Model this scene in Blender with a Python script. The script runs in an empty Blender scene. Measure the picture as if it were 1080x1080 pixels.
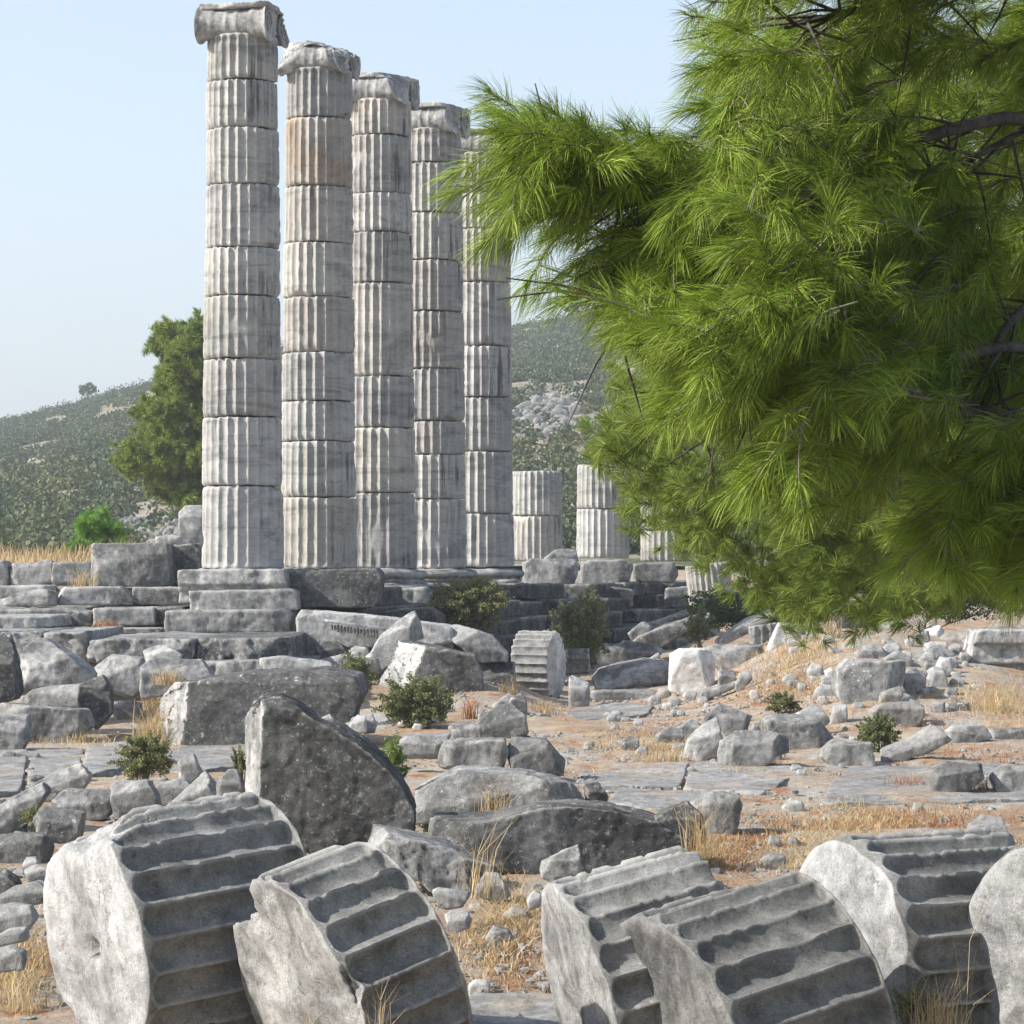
import bpy, math, random
import numpy as np
from mathutils import Vector

random.seed(11)
rng = np.random.default_rng(11)
scene = bpy.context.scene
COL = scene.collection

# ------------------------------------------------------------------ survey
# eye 2.1 m above the lower ground, level camera; F = focal length in photo pixels
F, CX, HY, CZ = 3300.0, 540.0, 600.0, 2.1

def at(px, py, Y):
    return np.array([(px - CX) / F * Y, Y, CZ - (py - HY) / F * Y])

def sstep(a, b, x):
    t = np.clip((x - a) / (b - a), 0, 1)
    return t * t * (3 - 2 * t)

# ------------------------------------------------------------------ noise
def _hash(i, j, k, seed):
    h = (i.astype(np.uint32) * np.uint32(374761393) + j.astype(np.uint32) * np.uint32(668265263)
         + k.astype(np.uint32) * np.uint32(2147483647) + np.uint32((seed * 974711 + 12345) & 0xffffffff))
    h = (h ^ (h >> np.uint32(13))) * np.uint32(1274126177)
    h = h ^ (h >> np.uint32(16))
    h = h * np.uint32(2246822519)
    h = h ^ (h >> np.uint32(15))
    return (h & np.uint32(0xffffff)).astype(np.float64) / float(0xffffff)

def vnoise(P, seed=0):
    Pf = np.floor(P)
    f = P - Pf
    f = f * f * (3 - 2 * f)
    I = (Pf.astype(np.int64) + 100000).astype(np.uint32)
    i, j, k = I[:, 0], I[:, 1], I[:, 2]
    o = np.uint32(1)
    def L(a, b, t): return a + (b - a) * t
    x00 = L(_hash(i, j, k, seed), _hash(i + o, j, k, seed), f[:, 0])
    x10 = L(_hash(i, j + o, k, seed), _hash(i + o, j + o, k, seed), f[:, 0])
    x01 = L(_hash(i, j, k + o, seed), _hash(i + o, j, k + o, seed), f[:, 0])
    x11 = L(_hash(i, j + o, k + o, seed), _hash(i + o, j + o, k + o, seed), f[:, 0])
    return L(L(x00, x10, f[:, 1]), L(x01, x11, f[:, 1]), f[:, 2]) * 2 - 1

def fbm(P, octv=3, seed=0):
    s = np.zeros(len(P)); a = 1.0; q = P.copy()
    for o in range(octv):
        s += a * vnoise(q, seed + o * 17); a *= .5; q = q * 2.03 + 3.1
    return s

def vec_noise(P, octv, seed):
    return np.stack([fbm(P, octv, seed + 101 * c) for c in range(3)], 1)

# ------------------------------------------------------------------ terrain
def ground_z(X, Y):
    X = np.asarray(X, float); Y = np.asarray(Y, float)
    z = np.interp(Y, [5, 10, 13, 15, 17, 20, 25, 30, 40, 49, 60, 70, 85, 110, 3000],
                  [-.85, -.72, -.5, -.36, -.22, -.1, .0, .02, .05, .06, .3, .6, 1.6, 2.2, 2.2])
    sx = np.where(X < 5.0, 1.35, 3.0)
    z = z + 1.12 * np.exp(-.5 * ((X - 5.0) / sx) ** 2) * np.exp(-.5 * ((Y - 47) / np.where(Y < 47, 4.6, 7)) ** 2)
    z = z + .42 * sstep(40, 46, Y) * sstep(1.0, -.6, X) * sstep(56, 50, Y)
    z = z + (2.0 - z) * sstep(51, 57, Y) * sstep(-3.6, -5.2, X) * (Y < 110)
    return z

_YS = np.concatenate([np.arange(10, 30, .05), np.arange(30, 110, .15)])
def solveY(px, py):
    px = np.atleast_1d(np.asarray(px, float)); py = np.atleast_1d(np.asarray(py, float))
    out = np.empty(len(px))
    for a in range(0, len(px), 2000):
        p, q = px[a:a + 2000, None], py[a:a + 2000, None]
        Y = _YS[None, :]
        pr = HY + (CZ - ground_z((p - CX) / F * Y, Y)) * F / Y
        hit = pr <= q
        idx = np.where(hit.any(1), hit.argmax(1), len(_YS) - 1)
        out[a:a + 2000] = _YS[idx]
    return out

# ------------------------------------------------------------------ mesh helpers
def mesh_np(name, V, quads=None, tris=None, mats=(), midx=None, smooth=True):
    me = bpy.data.meshes.new(name)
    V = np.asarray(V, np.float32)
    me.vertices.add(len(V)); me.vertices.foreach_set('co', V.ravel())
    parts, starts, n0 = [], [], 0
    nf = 0
    if quads is not None and len(quads):
        q = np.asarray(quads, np.int32); parts.append(q.ravel()); starts.append(np.arange(len(q)) * 4); n0 = q.size; nf += len(q)
    if tris is not None and len(tris):
        t = np.asarray(tris, np.int32); parts.append(t.ravel()); starts.append(n0 + np.arange(len(t)) * 3); nf += len(t)
    li = np.concatenate(parts); ls = np.concatenate(starts)
    me.loops.add(len(li)); me.loops.foreach_set('vertex_index', li.astype(np.int32))
    me.polygons.add(nf); me.polygons.foreach_set('loop_start', ls.astype(np.int32))
    me.polygons.foreach_set('use_smooth', np.full(nf, smooth, dtype=bool))
    for m in mats: me.materials.append(m)
    if midx is not None: me.polygons.foreach_set('material_index', np.asarray(midx, np.int32))
    me.update(calc_edges=True)
    return me

def link(name, me, parent=None, loc=None, tint=1.0):
    o = bpy.data.objects.new(name, me); COL.objects.link(o)
    if parent is not None: o.parent = parent
    if loc is not None: o.location = [float(v) for v in loc]
    t = tint if isinstance(tint, (tuple, list)) else (tint, tint, tint)
    o.color = (t[0], t[1], t[2], 1)
    return o

def tag(o, label=None, cat=None, group=None, kind=None):
    if label: o['label'] = label
    if cat: o['category'] = cat
    if group: o['group'] = group
    if kind: o['kind'] = kind
    return o

def empty(name, loc, label, cat, group=None):
    o = bpy.data.objects.new(name, None); COL.objects.link(o)
    o.location = [float(v) for v in loc]
    return tag(o, label, cat, group)

class MB:
    def __init__(s): s.V, s.Q, s.T, s.n = [], [], [], 0
    def add(s, V, Q=None, T=None):
        V = np.asarray(V, float); s.V.append(V)
        if Q is not None and len(Q): s.Q.append(np.asarray(Q) + s.n)
        if T is not None and len(T): s.T.append(np.asarray(T) + s.n)
        s.n += len(V)
    def tube(s, P, R, k=6):
        P = np.asarray(P, float); n = len(P)
        R = np.broadcast_to(np.asarray(R, float), (n,))
        T = np.gradient(P, axis=0); T /= np.linalg.norm(T, axis=1)[:, None] + 1e-9
        up = np.where(np.abs(T[:, 2:3]) > .9, np.array([[1., 0, 0]]), np.array([[0, 0, 1.]]))
        A = np.cross(T, up); A /= np.linalg.norm(A, axis=1)[:, None] + 1e-9
        B = np.cross(T, A)
        th = np.arange(k) * 2 * np.pi / k
        V = P[:, None] + R[:, None, None] * (A[:, None] * np.cos(th)[None, :, None] + B[:, None] * np.sin(th)[None, :, None])
        i = np.arange(n - 1)[:, None] * k; j = np.arange(k)[None]; j2 = (j + 1) % k
        Q = np.stack([i + j, i + j2, i + k + j2, i + k + j], -1).reshape(-1, 4)
        s.add(V.reshape(-1, 3), Q)
    def build(s, name, mat, parent=None, loc=None, tint=1.0, smooth=True):
        V = np.concatenate(s.V)
        if loc is not None: V = V - np.asarray(loc)
        me = mesh_np(name, V, np.concatenate(s.Q) if s.Q else None, np.concatenate(s.T) if s.T else None,
                     mats=mat if isinstance(mat, (list, tuple)) else [mat], smooth=smooth)
        return link(name, me, parent, loc, tint)

# ------------------------------------------------------------------ materials
def newmat(name):
    m = bpy.data.materials.new(name); m.use_nodes = True
    nt = m.node_tree; nt.nodes.clear()
    return m, nt

class NT:
    """tiny node-graph writer"""
    def __init__(s, name):
        s.m, s.nt = newmat(name)
    def n(s, t, **kw):
        nd = s.nt.nodes.new(t)
        for k, v in kw.items():
            if k == 'i':
                for kk, vv in v.items():
                    if isinstance(vv, bpy.types.NodeSocket): s.nt.links.new(vv, nd.inputs[kk])
                    else: nd.inputs[kk].default_value = vv
            else: setattr(nd, k, v)
        return nd
    def math(s, op, a, b=None, c=None):
        nd = s.n('ShaderNodeMath', operation=op)
        for k, v in enumerate((a, b, c)):
            if v is None: continue
            if isinstance(v, bpy.types.NodeSocket): s.nt.links.new(v, nd.inputs[k])
            else: nd.inputs[k].default_value = v
        return nd.outputs[0]
    def mix(s, fac, a, b, mode='MIX'):
        nd = s.n('ShaderNodeMix', data_type='RGBA', blend_type=mode)
        for k, v in ((0, fac), (6, a), (7, b)):
            if isinstance(v, bpy.types.NodeSocket): s.nt.links.new(v, nd.inputs[k])
            else: nd.inputs[k].default_value = v if k == 0 or len(v) == 4 else (*v, 1)
        return nd.outputs[2]
    def ramp(s, fac, stops):
        nd = s.n('ShaderNodeValToRGB'); r = nd.color_ramp
        while len(r.elements) < len(stops): r.elements.new(.5)
        for e, (p, c) in zip(r.elements, stops):
            e.position = p; e.color = (c, c, c, 1) if not isinstance(c, tuple) else (*c, 1)
        s.nt.links.new(fac, nd.inputs[0]); return nd.outputs[0]
    def noise(s, vec, scale, detail=6, rough=.55, dist=0.0):
        nd = s.n('ShaderNodeTexNoise', i={'Vector': vec, 'Scale': scale, 'Detail': detail, 'Roughness': rough, 'Distortion': dist})
        return nd.outputs['Fac']
    def scale(s, vec, sx, sy, sz):
        nd = s.n('ShaderNodeMapping'); s.nt.links.new(vec, nd.inputs['Vector']); nd.inputs['Scale'].default_value = (sx, sy, sz)
        return nd.outputs[0]
    def objvec(s):
        tc = s.n('ShaderNodeTexCoord'); oi = s.n('ShaderNodeObjectInfo')
        ad = s.n('ShaderNodeVectorMath', operation='ADD')
        sc = s.n('ShaderNodeVectorMath', operation='SCALE'); 
        cb = s.n('ShaderNodeCombineXYZ')
        s.nt.links.new(oi.outputs['Random'], cb.inputs[0]); 
        s.nt.links.new(s.math('FRACT', s.math('MULTIPLY', oi.outputs['Random'], 37.7)), cb.inputs[1])
        s.nt.links.new(s.math('FRACT', s.math('MULTIPLY', oi.outputs['Random'], 91.3)), cb.inputs[2])
        s.nt.links.new(cb.outputs[0], sc.inputs[0]); sc.inputs['Scale'].default_value = 60
        s.nt.links.new(tc.outputs['Object'], ad.inputs[0]); s.nt.links.new(sc.outputs[0], ad.inputs[1])
        s.oi = oi
        return ad.outputs[0]
    def bump(s, h, strength, dist=.02, prev=None):
        b = s.n('ShaderNodeBump', i={'Height': h, 'Strength': strength, 'Distance': dist})
        if prev is not None: s.nt.links.new(prev, b.inputs['Normal'])
        return b.outputs[0]
    def out(s, color, rough=.85, normal=None, spec=.25, vol=None):
        p = s.n('ShaderNodeBsdfPrincipled')
        for k, v in (('Base Color', color), ('Roughness', rough), ('Normal', normal), ('Specular IOR Level', spec)):
            if v is None: continue
            if isinstance(v, bpy.types.NodeSocket): s.nt.links.new(v, p.inputs[k])
            else: p.inputs[k].default_value = (*v, 1) if isinstance(v, tuple) else v
        o = s.n('ShaderNodeOutputMaterial'); s.nt.links.new(p.outputs[0], o.inputs[0])
        return s.m

def stone_mat(name, lo, hi, lichen=.5, patina=.5, bumpk=1.0, warm=.0, vein=0.0, wy=.985, wb=.945):
    g = NT(name); v = g.objvec()
    W3 = lambda c: (c, c * wy, c * wb)
    a = g.noise(v, 1.7, 10, .66, .5)
    base = g.ramp(a, [(.36, W3(lo)), (.62, W3(hi))])
    m = g.noise(v, 8, 9, .7)
    base = g.mix(.9, base, g.ramp(m, [(.32, .5), (.5, 1.0), (.7, 1.35)]), 'MULTIPLY')
    if vein:
        w = g.noise(g.scale(v, .5, .8, 2.6), 1.5, 9, .6, 1.6)
        base = g.mix(vein, base, g.ramp(w, [(.38, .62), (.5, 1.05), (.64, 1.25)]), 'MULTIPLY')
    # black weathering crust: patches and run-off streaks
    pz = g.noise(g.scale(v, 1.1, 1.1, .6), 2.0, 9, .66, .5)
    base = g.mix(g.math('MULTIPLY', g.ramp(pz, [(.50, 0.0), (.57, 1.0)]), patina), base, (.032, .032, .033))
    sz = g.noise(g.scale(v, 4, 4, .4), 1.9, 7, .65)
    base = g.mix(g.math('MULTIPLY', g.ramp(sz, [(.58, 0.0), (.66, 1.0)]), patina * .8), base, (.06, .06, .06))
    # white lichen in spots of several sizes
    lm = g.noise(v, 2.4, 6, .65)
    for sc, k in ((13.0, .46), (34.0, .44), (75.0, .40)):
        l1 = g.n('ShaderNodeTexVoronoi', i={'Vector': v, 'Scale': sc, 'Randomness': 1.0}).outputs['Distance']
        l1 = g.math('ADD', l1, g.math('MULTIPLY', g.noise(v, sc * 3.1, 3), .32))
        thr = g.math('MULTIPLY', g.ramp(lm, [(.48, 0.0), (.70, 1.0)]), k)
        base = g.mix(g.math('MULTIPLY', g.math('LESS_THAN', l1, thr), lichen), base, (.50, .50, .46))
    l2 = g.noise(v, 19, 9, .78)
    base = g.mix(g.math('MULTIPLY', g.ramp(l2, [(.56, 0.0), (.63, 1.0)]), lichen * .8), base, (.44, .44, .41))
    l3 = g.noise(v, 30, 8, .75, .3)
    base = g.mix(g.math('MULTIPLY', g.ramp(l3, [(.57, 0.0), (.66, 1.0)]), .55), base, (.05, .05, .05))
    # thin cracks and joints
    vw = g.n('ShaderNodeVectorMath', operation='ADD', i={0: v})
    dn = g.n('ShaderNodeTexNoise', i={'Vector': v, 'Scale': 2.2, 'Detail': 4.0})
    g.nt.links.new(dn.outputs['Color'], vw.inputs[1])
    cv = g.n('ShaderNodeTexVoronoi', feature='DISTANCE_TO_EDGE', i={'Vector': vw.outputs[0], 'Scale': 1.5}).outputs['Distance']
    cm = g.math('MULTIPLY', g.ramp(cv, [(.0015, 1.0), (.007, 0.0)]), g.ramp(g.noise(v, 1.6, 4, .6), [(.52, 0.0), (.60, 1.0)]))
    base = g.mix(g.math('MULTIPLY', cm, .5), base, (.06, .058, .054))
    f1 = g.noise(v, 110, 4, .8)
    base = g.mix(.75, base, g.ramp(f1, [(.34, .55), (.5, 1.0), (.68, 1.4)]), 'MULTIPLY')
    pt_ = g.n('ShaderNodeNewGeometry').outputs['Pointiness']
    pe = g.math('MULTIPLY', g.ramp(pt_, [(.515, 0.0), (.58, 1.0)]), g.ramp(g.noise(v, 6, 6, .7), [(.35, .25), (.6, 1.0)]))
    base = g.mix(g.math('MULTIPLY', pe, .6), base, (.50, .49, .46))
    if warm:
        wz = g.noise(v, 1.1, 5, .6)
        base = g.mix(g.math('MULTIPLY', g.ramp(wz, [(.52, 0.0), (.68, 1.0)]), warm), base, (.38, .29, .19))
    base = g.mix(1.0, base, g.oi.outputs['Color'], 'MULTIPLY')
    nb = g.bump(g.noise(v, 13, 12, .75), .5 * bumpk, .03)
    rg = g.math('ABSOLUTE', g.math('SUBTRACT', g.noise(v, 4, 8, .6, .6), .5))
    nb = g.bump(rg, .5 * bumpk, .06, nb)
    nb = g.bump(g.math('SUBTRACT', 1.0, cm), .35, .01, nb)
    nb = g.bump(g.noise(v, 60, 7, .75), .7 * bumpk, .012, nb)
    return g.out(base, .9, nb, .15)

M = {}
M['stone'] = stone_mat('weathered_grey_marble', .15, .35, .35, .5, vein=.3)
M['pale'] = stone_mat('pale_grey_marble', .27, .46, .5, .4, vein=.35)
M['dark'] = stone_mat('dark_crust_and_shade_marble', .055, .15, .7, .6, vein=.3)  # crusted stone; its low base colour also deepens shade
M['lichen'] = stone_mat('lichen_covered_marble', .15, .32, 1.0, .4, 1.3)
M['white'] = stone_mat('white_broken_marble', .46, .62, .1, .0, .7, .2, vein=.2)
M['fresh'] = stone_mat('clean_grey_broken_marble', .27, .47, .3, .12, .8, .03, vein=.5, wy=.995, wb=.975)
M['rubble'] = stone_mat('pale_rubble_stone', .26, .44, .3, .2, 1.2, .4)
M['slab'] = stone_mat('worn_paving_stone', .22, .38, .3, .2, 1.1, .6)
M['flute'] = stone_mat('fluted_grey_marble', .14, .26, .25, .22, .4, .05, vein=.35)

def column_mat(name, stain):
    g = NT(name); v = g.objvec()
    tc = g.n('ShaderNodeTexCoord')
    a = g.noise(g.scale(v, .7, .7, 1.6), 1.6, 9, .65, 1.2)
    base = g.ramp(a, [(.3, (.22, .217, .21)), (.48, (.36, .352, .335)), (.72, (.46, .446, .418))])
    w = g.noise(g.scale(v, .25, .35, 2.4), 1.7, 8, .6, 1.5)
    base = g.mix(.75, base, g.ramp(w, [(.36, (.60, .605, .62)), (.46, (1.0, 1.0, 1.0)), (.66, (1.1, 1.09, 1.07))]), 'MULTIPLY')
    # dark run-off streaks
    st = g.noise(g.scale(v, 5, 5, .35), 1.6, 6, .65)
    pt = g.noise(v, .9, 4, .5)
    sm = g.math('MULTIPLY', g.ramp(st, [(.53, 0.0), (.63, 1.0)]), g.ramp(pt, [(.46, 0.0), (.60, 1.0)]))
    base = g.mix(g.math('MULTIPLY', sm, .85), base, (.06, .06, .06))
    # ochre staining
    oz = g.noise(g.scale(v, 1, 1, .7), .95, 5, .6, .3)
    base = g.mix(g.math('MULTIPLY', g.ramp(oz, [(.38, 0.0), (.62, 1.0)]) if stain > .5 else g.ramp(oz, [(.58, 0.0), (.72, 1.0)]), stain), base, (.37, .265, .165))
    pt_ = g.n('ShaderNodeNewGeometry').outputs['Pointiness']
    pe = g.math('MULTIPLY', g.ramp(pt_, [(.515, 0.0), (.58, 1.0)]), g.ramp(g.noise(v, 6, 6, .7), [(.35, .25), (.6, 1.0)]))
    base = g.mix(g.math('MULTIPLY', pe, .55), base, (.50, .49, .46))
    f = g.noise(v, 16, 8, .7)
    base = g.mix(.8, base, g.ramp(f, [(.3, .78), (.7, 1.12)]), 'MULTIPLY')
    base = g.mix(1.0, base, g.oi.outputs['Color'], 'MULTIPLY')
    nb = g.bump(g.noise(v, 10, 9, .7), .35, .03)
    nb = g.bump(g.noise(v, 60, 5, .7), .4, .01, nb)
    return g.out(base, .85, nb, .2)
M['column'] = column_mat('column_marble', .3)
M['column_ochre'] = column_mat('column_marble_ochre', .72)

def leaf_mat(name, c1, c2, trans=.35, rough=.5, c3=None, dead=None, patchy=0):
    g = NT(name)
    geo = g.n('ShaderNodeNewGeometry')
    r = geo.outputs['Random Per Island']
    col = g.ramp(r, [(0, c1), (.6, c2), (.94 if dead else 1, c3 or c2)] + ([(.965, dead)] if dead else []))
    if patchy:
        tc = g.n('ShaderNodeTexCoord'); v = tc.outputs['Object']
        col = g.mix(1.0, col, g.ramp(g.noise(v, patchy, 5, .6), [(.34, (.6, .72, .62)), (.5, (.9, 1.0, .85)), (.66, (1.45, 1.28, 1.05))]), 'MULTIPLY')
    p = g.n('ShaderNodeBsdfPrincipled', i={'Base Color': col, 'Roughness': rough, 'Specular IOR Level': .3})
    t = g.n('ShaderNodeBsdfTranslucent', i={'Color': col})
    mx = g.n('ShaderNodeMixShader', i={0: trans, 1: p.outputs[0], 2: t.outputs[0]})
    o = g.n('ShaderNodeOutputMaterial'); g.nt.links.new(mx.outputs[0], o.inputs[0])
    return g.m
M['needle'] = leaf_mat('pine_needles', (.13, .21, .019), (.22, .315, .032), .2, .5, (.34, .41, .065), (.17, .11, .045))
M['needle_far'] = leaf_mat('pine_needles_far', (.12, .185, .025), (.21, .285, .04), .38, .5, (.31, .36, .07), (.17, .12, .05))
M['needle_young'] = leaf_mat('pine_needles_young', (.11, .24, .03), (.17, .32, .05), .4)
M['leaf'] = leaf_mat('shrub_leaves', (.12, .145, .055), (.20, .22, .09), .4, .5, (.29, .29, .15))
M['leaf_olive'] = leaf_mat('olive_shrub_leaves', (.14, .155, .06), (.23, .24, .10), .4, .5, (.31, .30, .15))
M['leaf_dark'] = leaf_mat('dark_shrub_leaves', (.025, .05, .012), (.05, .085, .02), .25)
M['leaf_lime'] = leaf_mat('lime_shrub_leaves', (.12, .2, .03), (.2, .28, .06), .4)
M['scrub'] = leaf_mat('maquis_leaves', (.042, .062, .028), (.085, .108, .048), .25, .6, (.17, .175, .10), None, .16)
M['straw'] = leaf_mat('dry_straw', (.40, .27, .125), (.54, .41, .22), .3, .6, (.66, .54, .34))
M['straw_red'] = leaf_mat('dry_rusty_grass', (.26, .11, .05), (.40, .20, .09), .25, .6, (.5, .3, .14))

def bark():
    g = NT('pine_bark'); v = g.objvec()
    c = g.ramp(g.noise(v, 14, 7, .7), [(.3, (.05, .042, .036)), (.7, (.17, .15, .13))])
    return g.out(c, .9, g.bump(g.noise(v, 30, 6, .7), .8, .02))
M['bark'] = bark()
def twig():
    g = NT('dry_twig'); v = g.objvec()
    return g.out(g.ramp(g.noise(v, 14, 4, .7), [(.3, (.10, .085, .07)), (.7, (.24, .21, .18))]), .9)
M['twig'] = twig()

def ground_mat():
    g = NT('stony_soil'); tc = g.n('ShaderNodeTexCoord'); v = tc.outputs['Object']
    a = g.noise(v, .55, 7, .6, .3)
    b = g.noise(v, 1.7, 8, .65, .4)
    c = g.noise(v, 9, 8, .7)
    base = g.mix(g.ramp(a, [(.40, 0.0), (.60, 1.0)]), (.41, .36, .30), (.36, .25, .165))
    base = g.mix(g.ramp(b, [(.52, 0.0), (.64, 1.0)]), base, (.46, .36, .22))
    b2 = g.noise(g.scale(v, 1, .6, 1), 2.3, 7, .6)
    base = g.mix(g.math('MULTIPLY', g.ramp(b2, [(.56, 0.0), (.63, 1.0)]), .8), base, (.34, .155, .075))
    d = g.noise(g.scale(v, .7, .5, 1), .9, 6, .55)
    base = g.mix(g.ramp(d, [(.55, 0.0), (.63, 1.0)]), base, (.40, .385, .36))
    base = g.mix(.9, base, g.ramp(c, [(.3, .68), (.7, 1.25)]), 'MULTIPLY')
    base = g.mix(.85, base, g.ramp(g.noise(v, 38, 8, .8), [(.32, .5), (.5, 1.0), (.68, 1.4)]), 'MULTIPLY')
    vo = g.n('ShaderNodeTexVoronoi', i={'Vector': v, 'Scale': 22.0})
    pb = g.math('LESS_THAN', g.math('ADD', vo.outputs['Distance'], g.math('MULTIPLY', g.noise(v, 5, 3), .5)), .42)
    base = g.mix(g.math('MULTIPLY', pb, .6), base, (.50, .47, .43))
    nb = g.bump(g.noise(v, 7, 9, .7), .7, .08)
    nb = g.bump(g.noise(v, 45, 6, .75), .8, .02, nb)
    return g.out(base, .95, nb, .1)
M['ground'] = ground_mat()

def hill_mat():
    g = NT('dry_hillside_soil'); tc = g.n('ShaderNodeTexCoord'); v = tc.outputs['Object']
    a = g.noise(v, .05, 8, .65, .3); b = g.noise(v, .35, 8, .7)
    base = g.mix(g.ramp(a, [(.4, 0.0), (.62, 1.0)]), (.22, .19, .13), (.36, .31, .24))
    base = g.mix(g.ramp(b, [(.54, 0.0), (.64, 1.0)]), base, (.42, .39, .35))
    base = g.mix(g.ramp(g.noise(v, .12, 5, .6), [(.56, 0.0), (.64, 1.0)]), base, (.10, .11, .055))
    return g.out(base, .95, g.bump(g.noise(v, .8, 8, .7), .8, .5), .1)
M['hill'] = hill_mat()
# ------------------------------------------------------------------ stone shapes
def box_lattice(nx, ny, nz):
    """surface lattice of a box: integer coords and quads"""
    def face(f, a, na, b, nb, val, flip):
        A, B = np.meshgrid(np.arange(na), np.arange(nb), indexing='ij')
        def crd(da, db):
            c = np.zeros(A.shape + (3,), int); c[..., a] = A + da; c[..., b] = B + db; c[..., f] = val
            return c
        q = [crd(0, 0), crd(1, 0), crd(1, 1), crd(0, 1)]
        if flip: q = q[::-1]
        return np.stack(q, 2).reshape(-1, 4, 3)
    Q = np.concatenate([face(0, 1, ny, 2, nz, 0, True), face(0, 1, ny, 2, nz, nx, False),
                        face(1, 2, nz, 0, nx, 0, True), face(1, 2, nz, 0, nx, ny, False),
                        face(2, 0, nx, 1, ny, 0, True), face(2, 0, nx, 1, ny, nz, False)])
    ids = (Q[..., 0] * (ny + 1) + Q[..., 1]) * (nz + 1) + Q[..., 2]
    u, inv = np.unique(ids.ravel(), return_inverse=True)
    k = u % (nz + 1); j = (u // (nz + 1)) % (ny + 1); i = u // ((nz + 1) * (ny + 1))
    return np.stack([i / nx, j / ny, k / nz], 1), inv.reshape(-1, 4)

def star_radius(poly, nth=720):
    th = np.linspace(-np.pi, np.pi, nth + 1)
    d = np.stack([np.cos(th), np.sin(th)], 1)
    R = np.zeros(nth + 1)
    P = np.asarray(poly)
    for a, b in zip(P, np.roll(P, -1, 0)):
        e = b - a
        den = d[:, 0] * e[1] - d[:, 1] * e[0]
        den = np.where(np.abs(den) < 1e-9, 1e-9, den)
        t = (a[0] * e[1] - a[1] * e[0]) / den
        s = (a[0] * d[:, 1] - a[1] * d[:, 0]) / den
        ok = (t > 0) & (s >= -1e-6) & (s <= 1 + 1e-6)
        R = np.where(ok, np.maximum(R, t), R)
    R[R <= 0] = np.abs(P).max()
    return th, R

def rock(poly, depth, res, seed, planes=(), chips=7, rough=.02, k=70, chip_in=(.84, 1.0), ledge=.011):
    """solid whose cross-section is the star polygon (x,z), bounded in y, cut by planes, worn and broken"""
    r = np.random.default_rng(seed)
    P = np.asarray(poly, float)
    hx = max(np.abs(P[:, 0]).max(), .02); hz = max(np.abs(P[:, 1]).max(), .02); hy = depth / 2
    n = [int(np.clip(2 * h / res, 6, 84)) for h in (hx, hy, hz)]
    U, Q = box_lattice(*n)
    p = (U * 2 - 1) * np.array([hx, hy, hz])
    th, R = star_radius(P)
    g2 = np.hypot(p[:, 0], p[:, 2]) / np.interp(np.arctan2(p[:, 2], p[:, 0]), th, R)
    size = math.sqrt(4 * hx * hz)
    sl = r.uniform(-.12, .12, 2) * min(1, depth / size)
    gy = np.abs(p[:, 1] + sl[0] * p[:, 0] + sl[1] * p[:, 2]) / hy
    G = [g2, gy]
    core = np.concatenate([np.c_[P[:, 0], np.full(len(P), s * hy), P[:, 1]] for s in (-1, 1)])
    def cut(nv, f):
        nv = np.asarray(nv, float); nv /= np.linalg.norm(nv)
        d = (core @ nv).max() * f
        if d > .01: G.append(np.maximum(p @ nv, 0) / d)
    for nv, f in planes: cut(nv, f)
    for c in range(chips):
        nv = r.normal(size=3); cut(nv, r.uniform(*chip_in))
    G = np.stack(G, 0)
    kk = k * (1 + .4 * fbm(p / size * 3 + seed % 97, 2, seed))
    mx = G.max(0)
    g = mx * (((G / mx) ** kk[None]).sum(0)) ** (1 / kk)
    p = p / g[:, None]
    q = p / size + (seed % 89) * 1.37
    p = p + vec_noise(q * 2.2, 2, seed + 1) * rough * .8 * size
    # flakes broken from edges and faces
    fl = np.clip(fbm(q * 3.1 + 9, 3, seed + 6) - .38, 0, .3)
    p = p * (1 - fl[:, None] * .13)
    # ledges and scars where pieces have split away
    hs = fbm(q * 1.9 + 4, 3, seed + 7) * 3.2
    fr_ = hs - np.floor(hs)
    p = p * (1 + (np.floor(hs) + sstep(.42, .58, fr_))[:, None] * ledge)
    p = p + vec_noise(q * 8, 3, seed + 2) * rough * .4 * size
    p = p + vec_noise(p * 22, 2, seed + 3) * min(.006, .012 * size)
    return p, Q

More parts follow.
